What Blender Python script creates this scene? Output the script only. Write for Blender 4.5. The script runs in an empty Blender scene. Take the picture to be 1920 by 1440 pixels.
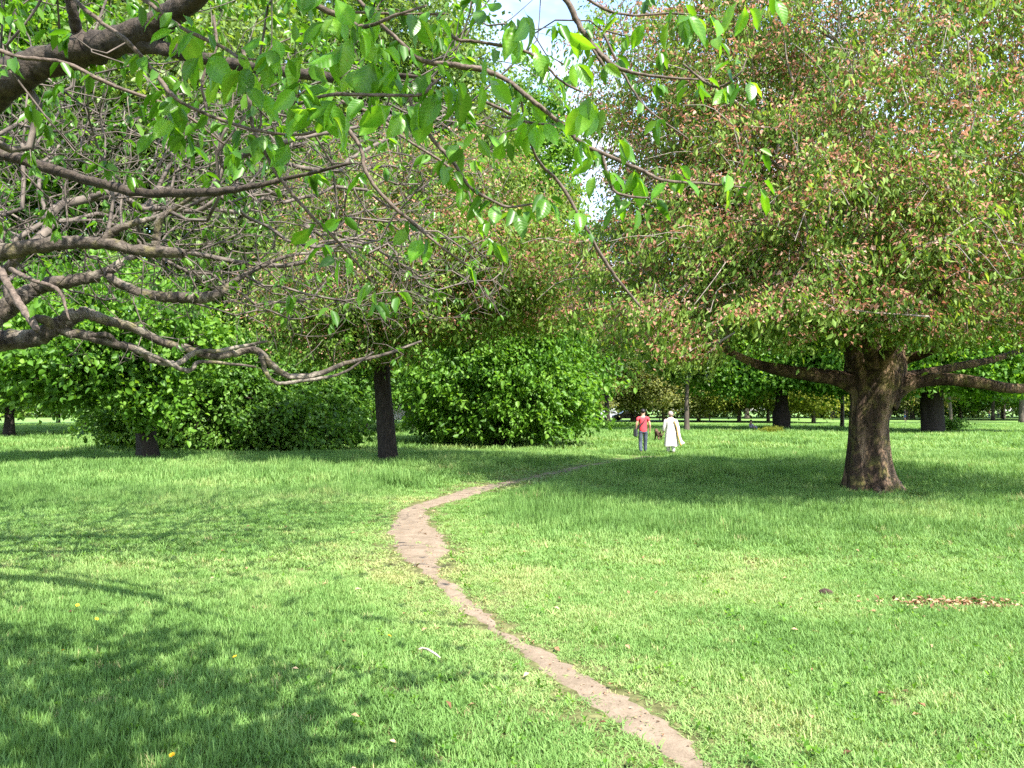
import bpy, math, random
import numpy as np
from mathutils import Vector, Matrix

random.seed(7)
RNG = np.random.default_rng(11)
SC = bpy.context.scene
COL = SC.collection
R = math.radians

# ------------------------------------------------------------------ camera, sky, sun, exposure
F = 1493.0                      # focal length in photograph pixels (1920 wide)
CAM_H = 1.65
PITCH = math.atan(48.0 / F)
cam_d = bpy.data.cameras.new('camera')
cam = bpy.data.objects.new('camera', cam_d)
COL.objects.link(cam)
cam_d.sensor_width = 36.0
cam_d.lens = 36.0 * F / 1920.0
cam_d.clip_start = 0.05
cam_d.clip_end = 3000.0
cam.location = (0, 0, CAM_H)
cam.rotation_euler = (R(90) + PITCH, 0, 0)
SC.camera = cam

SUN_H = Vector((0.55, -0.835)).normalized()      # where the sun stands, behind the camera to the right
SUN_EL = R(52)
EXPOSURE = 1.93
SKY = 0.17
world = bpy.data.worlds.new('World')
SC.world = world
world.use_nodes = True
wt = world.node_tree
wt.nodes.clear()
w_out = wt.nodes.new('ShaderNodeOutputWorld')
w_bg = wt.nodes.new('ShaderNodeBackground')
w_sky = wt.nodes.new('ShaderNodeTexSky')
w_sky.sky_type = 'NISHITA'
w_sky.sun_disc = False
w_sky.sun_elevation = SUN_EL
w_sky.sun_rotation = math.atan2(SUN_H.x, SUN_H.y)
w_tc = wt.nodes.new('ShaderNodeTexCoord')
w_map = wt.nodes.new('ShaderNodeMapping')
w_map.inputs['Scale'].default_value = (1.0, 1.0, 2.6)
w_map.inputs['Location'].default_value = (0.3, 0.1, 0.45)
w_no = wt.nodes.new('ShaderNodeTexNoise')
w_no.inputs['Scale'].default_value = 2.4
w_no.inputs['Detail'].default_value = 9.0
w_no.inputs['Roughness'].default_value = 0.6
w_ramp = wt.nodes.new('ShaderNodeValToRGB')
w_ramp.color_ramp.elements[0].position = 0.47
w_ramp.color_ramp.elements[1].position = 0.66
w_mix = wt.nodes.new('ShaderNodeMix')
w_mix.data_type = 'RGBA'
w_mix.inputs['B'].default_value = (2.7, 2.85, 3.1, 1)
wt.links.new(w_tc.outputs['Generated'], w_map.inputs['Vector'])
wt.links.new(w_map.outputs['Vector'], w_no.inputs['Vector'])
wt.links.new(w_no.outputs['Fac'], w_ramp.inputs['Fac'])
wt.links.new(w_ramp.outputs['Color'], w_mix.inputs['Factor'])
wt.links.new(w_sky.outputs['Color'], w_mix.inputs['A'])
wt.links.new(w_mix.outputs['Result'], w_bg.inputs['Color'])
w_bg.inputs['Strength'].default_value = SKY
wt.links.new(w_bg.outputs['Background'], w_out.inputs['Surface'])

sun_d = bpy.data.lights.new('sun', 'SUN')
sun_d.energy = 4.6
sun_d.angle = R(0.53)
sun_d.color = (1.0, 0.95, 0.87)
sun = bpy.data.objects.new('sun', sun_d)
COL.objects.link(sun)
sv = Vector((SUN_H.x * math.cos(SUN_EL), SUN_H.y * math.cos(SUN_EL), math.sin(SUN_EL)))
sun.rotation_euler = sv.to_track_quat('Z', 'Y').to_euler()
sun.location = sv * 60

vs = SC.view_settings
vs.view_transform = 'Standard'
vs.look = 'None'
vs.exposure = EXPOSURE
vs.gamma = 1.0
vs.use_curve_mapping = False
SC.render.engine = 'CYCLES'
cy = SC.cycles
cy.max_bounces = 8
cy.diffuse_bounces = 6
cy.glossy_bounces = 2
cy.transmission_bounces = 4
cy.transparent_max_bounces = 4
cy.sample_clamp_indirect = 6.0
cy.use_denoising = False
cy.caustics_reflective = False
cy.caustics_refractive = False
cy.blur_glossy = 0.5


# ------------------------------------------------------------------ measuring helpers
def ray(px, py):
    a = (px - 960.0) / F
    b = (720.0 - py) / F
    cp, sp = math.cos(PITCH), math.sin(PITCH)
    return np.array([a, cp - b * sp, sp + b * cp])


def W(px, py, Y):
    """Point of the place seen at photograph pixel (px, py), Y metres ahead."""
    d = ray(px, py)
    return np.array([0, 0, CAM_H]) + d * (Y / d[1])


def G(px, py):
    """Point of the flat ground seen at a photograph pixel."""
    d = ray(px, py)
    return np.array([0, 0, CAM_H]) + d * (CAM_H / -d[2])


_LAT = np.random.default_rng(5).random((256, 256))


def vnoise(x, y, s=1.0, o=0.0):
    x = np.asarray(x, float) / s + 37.3 + o * 11.7
    y = np.asarray(y, float) / s + 91.1 + o * 5.3
    xi, yi = np.floor(x).astype(int), np.floor(y).astype(int)
    fx, fy = x - xi, y - yi
    fx, fy = fx * fx * (3 - 2 * fx), fy * fy * (3 - 2 * fy)
    g = lambda a, b: _LAT[a % 256, b % 256]
    return (g(xi, yi) * (1 - fx) + g(xi + 1, yi) * fx) * (1 - fy) + (g(xi, yi + 1) * (1 - fx) + g(xi + 1, yi + 1) * fx) * fy


def sstep(a, b, x):
    t = np.clip((np.asarray(x, float) - a) / (b - a), 0, 1)
    return t * t * (3 - 2 * t)


def gz(x, y):
    """Height of the gently uneven meadow."""
    near = 1 - sstep(30, 60, np.hypot(x, y))
    return near * ((vnoise(x, y, 5.5, 1) - 0.5) * 0.10 + (vnoise(x, y, 2.3, 2) - 0.5) * 0.03)


# ------------------------------------------------------------------ object helpers
def link_mesh(name, me, mat=None, parent=None, kind=None):
    o = bpy.data.objects.new(name, me)
    COL.objects.link(o)
    if mat is not None and not me.materials:
        me.materials.append(mat)
    if parent is not None:
        o.parent = parent
    if kind:
        o['kind'] = kind
    return o


def tag(o, label, cat, group=None):
    o['label'] = label
    o['category'] = cat
    if group:
        o['group'] = group
    return o


def thing(name, label, cat, loc=(0, 0, 0), rz=0.0, group=None):
    o = bpy.data.objects.new(name, None)
    COL.objects.link(o)
    o.empty_display_size = 0.2
    o.location = loc
    o.rotation_euler = (0, 0, rz)
    return tag(o, label, cat, group)


def np_mesh(name, verts, faces, tint=None, smooth=False):
    """faces: list of int arrays (n,k)."""
    me = bpy.data.meshes.new(name)
    verts = np.ascontiguousarray(verts, dtype=np.float32)
    me.vertices.add(len(verts))
    me.vertices.foreach_set('co', verts.ravel())
    idx = np.concatenate([f.ravel() for f in faces]).astype(np.int32)
    cnt = np.concatenate([np.full(len(f), f.shape[1]) for f in faces])
    start = np.concatenate([[0], np.cumsum(cnt)[:-1]]).astype(np.int32)
    me.loops.add(len(idx))
    me.loops.foreach_set('vertex_index', idx)
    me.polygons.add(len(cnt))
    me.polygons.foreach_set('loop_start', start)
    me.update(calc_edges=True)
    if smooth:
        me.polygons.foreach_set('use_smooth', np.ones(len(cnt), dtype=bool))
    if tint is not None:
        a = me.attributes.new('tint', 'FLOAT', 'POINT')
        a.data.foreach_set('value', np.ascontiguousarray(tint, dtype=np.float32))
    return me


class Acc:
    """Collects verts and faces of many small pieces for one mesh."""
    def __init__(s):
        s.v, s.f, s.t, s.n = [], {}, [], 0

    def add(s, v, faces, t=0.5):
        for f in faces:
            s.f.setdefault(f.shape[1], []).append(f + s.n)
        s.v.append(v)
        s.t.append(np.full(len(v), t) if np.isscalar(t) else t)
        s.n += len(v)

    def mesh(s, name, smooth=True, off=None):
        v = np.concatenate(s.v)
        if off is not None:
            v = v - np.asarray(off)
        return np_mesh(name, v, [np.concatenate(f) for f in s.f.values()], np.concatenate(s.t), smooth)


def tube(acc, pts, rad, sides=6, wob=None, cap=True, t=0.5):
    pts = np.asarray(pts, float)
    rad = np.asarray(rad, float)
    k = len(pts)
    if k < 2:
        return
    tan = np.gradient(pts, axis=0)
    tan /= np.linalg.norm(tan, axis=1)[:, None] + 1e-9
    m = np.abs(tan.mean(0))
    ref = np.zeros(3)
    ref[int(np.argmin(m))] = 1.0
    u = np.cross(tan, ref)
    u /= np.linalg.norm(u, axis=1)[:, None] + 1e-9
    w = np.cross(tan, u)
    th = np.linspace(0, 2 * np.pi, sides, endpoint=False)
    rr = rad[:, None] * np.ones(sides)[None, :]
    if wob is not None:
        rr = rr * wob(np.linspace(0, 1, k)[:, None], th[None, :])
    ring = pts[:, None, :] + rr[:, :, None] * (np.cos(th)[None, :, None] * u[:, None, :] + np.sin(th)[None, :, None] * w[:, None, :])
    v = ring.reshape(-1, 3)
    i = np.arange(k - 1)[:, None] * sides
    j = np.arange(sides)[None, :]
    j2 = (j + 1) % sides
    q = np.stack([i + j, i + j2, i + sides + j2, i + sides + j], -1).reshape(-1, 4)
    fs = [q]
    if cap:
        v = np.concatenate([v, [pts[-1] + tan[-1] * rad[-1] * 0.5, pts[0]]])
        n = k * sides
        jj = np.arange(sides)
        fs.append(np.concatenate([
            np.stack([(k - 1) * sides + jj, (k - 1) * sides + (jj + 1) % sides, np.full(sides, n)], -1),
            np.stack([(jj + 1) % sides, jj, np.full(sides, n + 1)], -1)]))
    acc.add(v, fs, t)


def spline(ctrl, n):
    """Catmull-Rom through control rows (any width)."""
    c = np.asarray(ctrl, float)
    if len(c) < 3:
        tt = np.linspace(0, 1, n)[:, None]
        return c[0] * (1 - tt) + c[-1] * tt
    p = np.concatenate([[2 * c[0] - c[1]], c, [2 * c[-1] - c[-2]]])
    out = []
    for x in np.linspace(0, len(c) - 1 - 1e-6, n):
        i = int(x)
        t = x - i
        a, b, d, e = p[i], p[i + 1], p[i + 2], p[i + 3]
        out.append(0.5 * (2 * b + (d - a) * t + (2 * a - 5 * b + 4 * d - e) * t * t + (3 * b - a - 3 * d + e) * t ** 3))
    return np.array(out)


# ------------------------------------------------------------------ materials
def new_mat(name):
    m = bpy.data.materials.new(name)
    m.use_nodes = True
    nt = m.node_tree
    nt.nodes.clear()
    out = nt.nodes.new('ShaderNodeOutputMaterial')
    return m, nt, out


def N(nt, typ, **kw):
    n = nt.nodes.new(typ)
    for k, v in kw.items():
        if k in n.inputs:
            n.inputs[k].default_value = v
        else:
            setattr(n, k, v)
    return n


def ramp(nt, stops):
    n = nt.nodes.new('ShaderNodeValToRGB')
    el = n.color_ramp.elements
    while len(el) < len(stops):
        el.new(0.5)
    for e, (p, c) in zip(el, stops):
        e.position = p
        e.color = (c[0], c[1], c[2], 1)
    return n


def leaf_mat(name, stops, trans=0.38, rough=0.42, spec=0.45, tmul=(1.5, 1.35, 0.55)):
    m, nt, out = new_mat(name)
    at = N(nt, 'ShaderNodeAttribute', attribute_name='tint', attribute_type='GEOMETRY')
    ai = N(nt, 'ShaderNodeAttribute', attribute_name='ctint', attribute_type='INSTANCER')
    ad = N(nt, 'ShaderNodeMath', operation='ADD')
    nt.links.new(at.outputs['Fac'], ad.inputs[0])
    nt.links.new(ai.outputs['Fac'], ad.inputs[1])
    rp = ramp(nt, stops)
    nt.links.new(ad.outputs[0], rp.inputs['Fac'])
    pb = N(nt, 'ShaderNodeBsdfPrincipled', Roughness=rough)
    pb.inputs['Specular IOR Level'].default_value = spec
    nt.links.new(rp.outputs['Color'], pb.inputs['Base Color'])
    mul = N(nt, 'ShaderNodeMix', data_type='RGBA', blend_type='MULTIPLY')
    mul.inputs['Factor'].default_value = 1.0
    mul.inputs['B'].default_value = (*tmul, 1)
    nt.links.new(rp.outputs['Color'], mul.inputs['A'])
    tr = N(nt, 'ShaderNodeBsdfTranslucent')
    nt.links.new(mul.outputs['Result'], tr.inputs['Color'])
    mx = N(nt, 'ShaderNodeMixShader')
    mx.inputs[0].default_value = trans
    nt.links.new(pb.outputs['BSDF'], mx.inputs[1])
    nt.links.new(tr.outputs['BSDF'], mx.inputs[2])
    nt.links.new(mx.outputs['Shader'], out.inputs['Surface'])
    return m


def bark_mat(name, dark, light, moss=None, moss_amt=0.5, zs=0.25, scale=14.0, bump=0.6, dist=0.02, wear_dapple=None):
    m, nt, out = new_mat(name)
    tc = N(nt, 'ShaderNodeTexCoord')
    mp = N(nt, 'ShaderNodeMapping')
    mp.inputs['Scale'].default_value = (1, 1, zs)
    nt.links.new(tc.outputs['Object'], mp.inputs['Vector'])
    n1 = N(nt, 'ShaderNodeTexNoise', Scale=scale, Detail=6.0, Roughness=0.65)
    nt.links.new(mp.outputs['Vector'], n1.inputs['Vector'])
    rp = ramp(nt, [(0.3, dark), (0.72, light)])
    nt.links.new(n1.outputs['Fac'], rp.inputs['Fac'])
    col = rp.outputs['Color']
    if wear_dapple is not None:  # pale worn patches; on the right cherry they also paint in sun dapple
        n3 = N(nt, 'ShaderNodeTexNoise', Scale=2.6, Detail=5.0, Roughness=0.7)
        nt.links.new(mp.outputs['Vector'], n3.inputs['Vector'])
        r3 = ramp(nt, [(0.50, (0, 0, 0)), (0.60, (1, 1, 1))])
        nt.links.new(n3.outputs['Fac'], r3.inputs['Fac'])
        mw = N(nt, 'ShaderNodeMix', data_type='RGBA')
        mw.inputs['B'].default_value = (*wear_dapple, 1)
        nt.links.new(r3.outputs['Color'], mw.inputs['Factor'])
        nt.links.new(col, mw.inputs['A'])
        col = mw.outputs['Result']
    if moss is not None:
        n2 = N(nt, 'ShaderNodeTexNoise', Scale=3.2, Detail=7.0, Roughness=0.7)
        nt.links.new(tc.outputs['Object'], n2.inputs['Vector'])
        r2 = ramp(nt, [(0.66 - 0.3 * moss_amt, (0, 0, 0)), (0.78 - 0.22 * moss_amt, (1, 1, 1))])
        nt.links.new(n2.outputs['Fac'], r2.inputs['Fac'])
        mm = N(nt, 'ShaderNodeMix', data_type='RGBA')
        mm.inputs['B'].default_value = (*moss, 1)
        nt.links.new(r2.outputs['Color'], mm.inputs['Factor'])
        nt.links.new(col, mm.inputs['A'])
        col = mm.outputs['Result']
    pb = N(nt, 'ShaderNodeBsdfPrincipled', Roughness=0.85)
    pb.inputs['Specular IOR Level'].default_value = 0.25
    nt.links.new(col, pb.inputs['Base Color'])
    bp = N(nt, 'ShaderNodeBump', Strength=bump, Distance=dist)
    nt.links.new(n1.outputs['Fac'], bp.inputs['Height'])
    nt.links.new(bp.outputs['Normal'], pb.inputs['Normal'])
    nt.links.new(pb.outputs['BSDF'], out.inputs['Surface'])
    return m


def plain_mat(name, a, b=None, rough=0.7, scale=20.0, spec=0.3, bump=0.0):
    m, nt, out = new_mat(name)
    tc = N(nt, 'ShaderNodeTexCoord')
    n1 = N(nt, 'ShaderNodeTexNoise', Scale=scale, Detail=5.0, Roughness=0.6)
    nt.links.new(tc.outputs['Object'], n1.inputs['Vector'])
    b = b or tuple(min(1, c * 1.25) for c in a)
    rp = ramp(nt, [(0.35, a), (0.68, b)])
    nt.links.new(n1.outputs['Fac'], rp.inputs['Fac'])
    pb = N(nt, 'ShaderNodeBsdfPrincipled', Roughness=rough)
    pb.inputs['Specular IOR Level'].default_value = spec
    nt.links.new(rp.outputs['Color'], pb.inputs['Base Color'])
    if bump:
        bp = N(nt, 'ShaderNodeBump', Strength=bump, Distance=0.02)
        nt.links.new(n1.outputs['Fac'], bp.inputs['Height'])
        nt.links.new(bp.outputs['Normal'], pb.inputs['Normal'])
    nt.links.new(pb.outputs['BSDF'], out.inputs['Surface'])
    return m


M_bark_cherry = bark_mat('cherry_bark', (0.013, 0.008, 0.005), (0.085, 0.054, 0.033), moss=(0.14, 0.125, 0.035), moss_amt=0.5, wear_dapple=(0.25, 0.165, 0.105), dist=0.14, bump=1.0)  # pale worn patches double as sunlit dapple painted into the bark colour
M_bark_grey = bark_mat('grey_branch_bark', (0.014, 0.011, 0.009), (0.125, 0.102, 0.080), moss=(0.17, 0.15, 0.062), moss_amt=0.40, zs=1.0, scale=18.0, dist=0.035, bump=1.0, wear_dapple=(0.19, 0.165, 0.13))
M_bark_bough = bark_mat('bough_bark', (0.014, 0.010, 0.008), (0.085, 0.066, 0.050), moss=(0.13, 0.115, 0.08), moss_amt=0.3, zs=1.0, scale=22.0, dist=0.03, bump=0.9)
M_bark_near = bark_mat('near_branch_bark', (0.03, 0.022, 0.017), (0.17, 0.13, 0.105), zs=1.0, scale=42.0, dist=0.008, bump=0.8)
M_bark_dark = bark_mat('dark_bark', (0.007, 0.005, 0.004), (0.036, 0.027, 0.020), moss=(0.045, 0.045, 0.02), moss_amt=0.2, dist=0.04)
M_bark_far = bark_mat('far_bark', (0.03, 0.024, 0.018), (0.11, 0.09, 0.07), scale=6.0)
M_bark_twig = bark_mat('brown_twig_bark', (0.030, 0.024, 0.020), (0.17, 0.14, 0.115), zs=1.0, scale=7.0, bump=0.2)
M_twig_pale = bark_mat('pale_twig_bark', (0.10, 0.08, 0.065), (0.30, 0.26, 0.22), zs=1.0, scale=8.0, bump=0.2)

M_leaf_near = leaf_mat('near_cherry_leaf', [(0.0, (0.040, 0.120, 0.010)), (0.6, (0.075, 0.195, 0.016)), (1.0, (0.13, 0.26, 0.03))], trans=0.50, rough=0.36, spec=0.5, tmul=(1.9, 1.75, 0.4))


def vein_leaf(m):
    nt = m.node_tree
    pb = next(n for n in nt.nodes if n.type == 'BSDF_PRINCIPLED')
    tr = next(n for n in nt.nodes if n.type == 'BSDF_TRANSLUCENT')
    rp = next(n for n in nt.nodes if n.type == 'VALTORGB')
    mul = next(n for n in nt.nodes if n.type == 'MIX')
    tc = N(nt, 'ShaderNodeTexCoord')
    sp = N(nt, 'ShaderNodeSeparateXYZ')
    nt.links.new(tc.outputs['Object'], sp.inputs['Vector'])
    ab = N(nt, 'ShaderNodeMath', operation='ABSOLUTE')
    nt.links.new(sp.outputs['X'], ab.inputs[0])
    ml = N(nt, 'ShaderNodeMath', operation='MULTIPLY_ADD')
    nt.links.new(ab.outputs[0], ml.inputs[0])
    ml.inputs[1].default_value = -0.75
    nt.links.new(sp.outputs['Y'], ml.inputs[2])
    fr = N(nt, 'ShaderNodeMath', operation='MULTIPLY')
    nt.links.new(ml.outputs[0], fr.inputs[0])
    fr.inputs[1].default_value = 68.0
    sn = N(nt, 'ShaderNodeMath', operation='SINE')
    nt.links.new(fr.outputs[0], sn.inputs[0])
    oi = N(nt, 'ShaderNodeObjectInfo')
    no = N(nt, 'ShaderNodeTexNoise', Scale=9.0, Detail=4.0, Roughness=0.6)
    no.noise_dimensions = '4D'
    nt.links.new(tc.outputs['Object'], no.inputs['Vector'])
    m9 = N(nt, 'ShaderNodeMath', operation='MULTIPLY')
    nt.links.new(oi.outputs['Random'], m9.inputs[0])
    m9.inputs[1].default_value = 60.0
    nt.links.new(m9.outputs[0], no.inputs['W'])
    sr = ramp(nt, [(0.62, (0, 0, 0)), (0.74, (0.8, 0.8, 0.8))])
    nt.links.new(no.outputs['Fac'], sr.inputs['Fac'])
    mx = N(nt, 'ShaderNodeMix', data_type='RGBA')
    mx.inputs['B'].default_value = (0.17, 0.17, 0.028, 1)
    nt.links.new(sr.outputs['Color'], mx.inputs['Factor'])
    hs = N(nt, 'ShaderNodeHueSaturation')
    nt.links.new(rp.outputs['Color'], hs.inputs['Color'])
    mr = N(nt, 'ShaderNodeMapRange')
    nt.links.new(oi.outputs['Random'], mr.inputs['Value'])
    mr.inputs['To Min'].default_value = 0.95
    mr.inputs['To Max'].default_value = 1.8
    nt.links.new(mr.outputs['Result'], hs.inputs['Value'])
    nt.links.new(hs.outputs['Color'], mx.inputs['A'])
    vr = N(nt, 'ShaderNodeMapRange')
    nt.links.new(sn.outputs[0], vr.inputs['Value'])
    vr.inputs['From Min'].default_value = 0.75
    vr.inputs['From Max'].default_value = 1.0
    vr.inputs['To Max'].default_value = 0.22
    mv = N(nt, 'ShaderNodeMix', data_type='RGBA')
    mv.inputs['B'].default_value = (0.20, 0.30, 0.07, 1)
    nt.links.new(vr.outputs['Result'], mv.inputs['Factor'])
    nt.links.new(mx.outputs['Result'], mv.inputs['A'])
    nt.links.new(mv.outputs['Result'], pb.inputs['Base Color'])
    nt.links.new(mv.outputs['Result'], mul.inputs['A'])
    bp = N(nt, 'ShaderNodeBump', Strength=0.10, Distance=0.002)
    nt.links.new(sn.outputs[0], bp.inputs['Height'])
    nt.links.new(bp.outputs['Normal'], pb.inputs['Normal'])


M_leaf_big = leaf_mat('broad_cherry_leaf', [(0.0, (0.040, 0.120, 0.010)), (0.6, (0.075, 0.195, 0.016)), (1.0, (0.13, 0.26, 0.03))], trans=0.55, rough=0.36, spec=0.5, tmul=(2.1, 1.75, 0.4))
vein_leaf(M_leaf_big)
M_leaf_cherry = leaf_mat('cherry_foliage', [(0.0, (0.055, 0.120, 0.014)), (0.5, (0.130, 0.230, 0.030)), (1.0, (0.26, 0.36, 0.085))], trans=0.48, rough=0.6, spec=0.25)
M_bract = leaf_mat('faded_blossom', [(0.0, (0.23, 0.105, 0.065)), (0.5, (0.38, 0.195, 0.130)), (1.0, (0.54, 0.36, 0.28))], trans=0.42, rough=0.7, spec=0.2, tmul=(1.3, 1.1, 0.9))
M_leaf_lime = leaf_mat('fresh_green_foliage', [(0.0, (0.045, 0.125, 0.010)), (0.5, (0.095, 0.225, 0.018)), (1.0, (0.185, 0.340, 0.045))], trans=0.5, rough=0.5, spec=0.35)
M_leaf_bush = leaf_mat('bush_foliage', [(0.0, (0.040, 0.110, 0.012)), (0.5, (0.090, 0.205, 0.024)), (1.0, (0.175, 0.32, 0.055))], trans=0.46, rough=0.5, spec=0.35)
M_leaf_tall = leaf_mat('tall_tree_foliage', [(0.0, (0.045, 0.085, 0.018)), (0.5, (0.105, 0.185, 0.032)), (1.0, (0.19, 0.28, 0.06))], trans=0.48)
M_leaf_olive = leaf_mat('olive_foliage', [(0.0, (0.15, 0.17, 0.060)), (0.5, (0.215, 0.235, 0.090)), (1.0, (0.30, 0.315, 0.13))], trans=0.5, rough=0.85, spec=0.1)
M_leaf_yellow = leaf_mat('yellow_green_foliage', [(0.0, (0.10, 0.130, 0.020)), (0.5, (0.17, 0.205, 0.036)), (1.0, (0.27, 0.295, 0.065))], trans=0.5, rough=0.8, spec=0.1)

G_STOPS = [(0.0, (0.058, 0.130, 0.023)), (0.45, (0.146, 0.270, 0.066)), (0.75, (0.232, 0.338, 0.106)), (1.0, (0.35, 0.34, 0.15))]
M_grass = leaf_mat('grass_blades', G_STOPS, trans=0.35, rough=0.6, spec=0.25, tmul=(1.3, 1.25, 0.6))


def ground_mat():
    m, nt, out = new_mat('meadow_ground')
    tc = N(nt, 'ShaderNodeTexCoord')
    a = N(nt, 'ShaderNodeTexNoise', Scale=0.35, Detail=6.0, Roughness=0.6)
    b = N(nt, 'ShaderNodeTexNoise', Scale=9.0, Detail=8.0, Roughness=0.7)
    nt.links.new(tc.outputs['Object'], a.inputs['Vector'])
    nt.links.new(tc.outputs['Object'], b.inputs['Vector'])
    ra = ramp(nt, [(0.32, (0.115, 0.215, 0.050)), (0.55, (0.16, 0.275, 0.066)), (0.75, (0.215, 0.30, 0.088))])
    nt.links.new(a.outputs['Fac'], ra.inputs['Fac'])
    th = ramp(nt, [(0.35, (0.075, 0.085, 0.030)), (0.65, (0.15, 0.15, 0.062))])
    nt.links.new(b.outputs['Fac'], th.inputs['Fac'])
    at = N(nt, 'ShaderNodeAttribute', attribute_name='tint', attribute_type='GEOMETRY')
    mg = N(nt, 'ShaderNodeMix', data_type='RGBA')
    nt.links.new(at.outputs['Fac'], mg.inputs['Factor'])
    nt.links.new(th.outputs['Color'], mg.inputs['A'])
    nt.links.new(ra.outputs['Color'], mg.inputs['B'])
    rb = ramp(nt, [(0.35, (0.45, 0.42, 0.38)), (0.62, (1, 1, 1))])
    nt.links.new(b.outputs['Fac'], rb.inputs['Fac'])
    mm = N(nt, 'ShaderNodeMix', data_type='RGBA', blend_type='MULTIPLY')
    mm.inputs['Factor'].default_value = 0.8
    nt.links.new(mg.outputs['Result'], mm.inputs['A'])
    nt.links.new(rb.outputs['Color'], mm.inputs['B'])
    pb = N(nt, 'ShaderNodeBsdfPrincipled', Roughness=0.9)
    pb.inputs['Specular IOR Level'].default_value = 0.15
    nt.links.new(mm.outputs['Result'], pb.inputs['Base Color'])
    bp = N(nt, 'ShaderNodeBump', Strength=0.6, Distance=0.03)
    nt.links.new(b.outputs['Fac'], bp.inputs['Height'])
    nt.links.new(bp.outputs['Normal'], pb.inputs['Normal'])
    nt.links.new(pb.outputs['BSDF'], out.inputs['Surface'])
    return m


def earth_mat(name, d, l, s=5.0):
    m, nt, out = new_mat(name)
    tc = N(nt, 'ShaderNodeTexCoord')
    a = N(nt, 'ShaderNodeTexNoise', Scale=s, Detail=9.0, Roughness=0.68)
    b = N(nt, 'ShaderNodeTexNoise', Scale=s * 16, Detail=4.0, Roughness=0.7)
    for x in (a, b):
        nt.links.new(tc.outputs['Object'], x.inputs['Vector'])
    ra = ramp(nt, [(0.3, d), (0.68, l)])
    nt.links.new(a.outputs['Fac'], ra.inputs['Fac'])
    rb = ramp(nt, [(0.3, (0.55, 0.52, 0.5)), (0.55, (1, 1, 1))])
    nt.links.new(b.outputs['Fac'], rb.inputs['Fac'])
    mm = N(nt, 'ShaderNodeMix', data_type='RGBA', blend_type='MULTIPLY')
    mm.inputs['Factor'].default_value = 0.55
    nt.links.new(ra.outputs['Color'], mm.inputs['A'])
    nt.links.new(rb.outputs['Color'], mm.inputs['B'])
    pb = N(nt, 'ShaderNodeBsdfPrincipled', Roughness=0.95)
    pb.inputs['Specular IOR Level'].default_value = 0.1
    nt.links.new(mm.outputs['Result'], pb.inputs['Base Color'])
    bp = N(nt, 'ShaderNodeBump', Strength=0.7, Distance=0.02)
    nt.links.new(a.outputs['Fac'], bp.inputs['Height'])
    nt.links.new(bp.outputs['Normal'], pb.inputs['Normal'])
    nt.links.new(pb.outputs['BSDF'], out.inputs['Surface'])
    return m


M_ground = ground_mat()
M_path = earth_mat('trodden_earth', (0.130, 0.100, 0.070), (0.230, 0.182, 0.133))
M_litter = earth_mat('bare_litter_earth', (0.06, 0.034, 0.018), (0.14, 0.085, 0.048), 8.0)

# ------------------------------------------------------------------ ground
s = np.linspace(-1, 1, 261)
ax = np.sinh(s * 5.2) / math.sinh(5.2) * 900.0
gx, gy = np.meshgrid(ax, ax, indexing='ij')
gv = np.stack([gx, gy + 8.0, gz(gx, gy + 8.0)], -1).reshape(-1, 3)
n_ = len(ax)
i_, j_ = np.meshgrid(np.arange(n_ - 1), np.arange(n_ - 1), indexing='ij')
b_ = (i_ * n_ + j_).ravel()
link_mesh('ground', np_mesh('ground', gv, [np.stack([b_, b_ + n_, b_ + n_ + 1, b_ + 1], -1)], tint=sstep(35, 75, np.hypot(gv[:, 0], gv[:, 1])), smooth=True), M_ground, kind='structure')

# ------------------------------------------------------------------ the trodden path
PATH_PX = [  # y, left x, right x in the photograph
    (1560, 1395, 1500), (1500, 1335, 1415), (1440, 1262, 1350), (1400, 1222, 1312), (1370, 1190, 1265), (1340, 1158, 1235),
    (1310, 1110, 1205), (1290, 1075, 1165), (1270, 1050, 1112), (1240, 1010, 1065), (1210, 962, 1020),
    (1190, 930, 975), (1170, 900, 945), (1150, 875, 925), (1130, 850, 898), (1110, 825, 866), (1090, 800, 838), (1070, 775, 816),
    (1055, 755, 815), (1040, 742, 838), (1020, 733, 842), (1000, 729, 830), (985, 730, 815), (970, 737, 808), (960, 742, 805),
    (950, 762, 815), (942, 785, 845), (934, 812, 872), (926, 838, 893), (918, 868, 918), (910, 905, 955), (903, 945, 983),
    (897, 980, 1008), (891, 1010, 1032), (886, 1030, 1066), (881, 1055, 1088), (875, 1092, 1106), (868, 1138, 1150), (861, 1180, 1205), (855, 1200, 1235)]
_pl = np.array([G(a[1], a[0]) for a in PATH_PX])
_pr = np.array([G(a[2], a[0]) for a in PATH_PX])
PY = _pl[:, 1]


def path_edges(y):
    return np.interp(y, PY, _pl[:, 0]), np.interp(y, PY, _pr[:, 0])


def path_dist(x, y):
    """Signed distance-ish to the path edge across the path (negative inside)."""
    l, r = path_edges(y)
    d = np.maximum(l - x, x - r)
    out = (y < PY[0] - 0.2) | (y > PY[-1] + 0.3)
    return np.where(out, 99.0, d)


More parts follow.
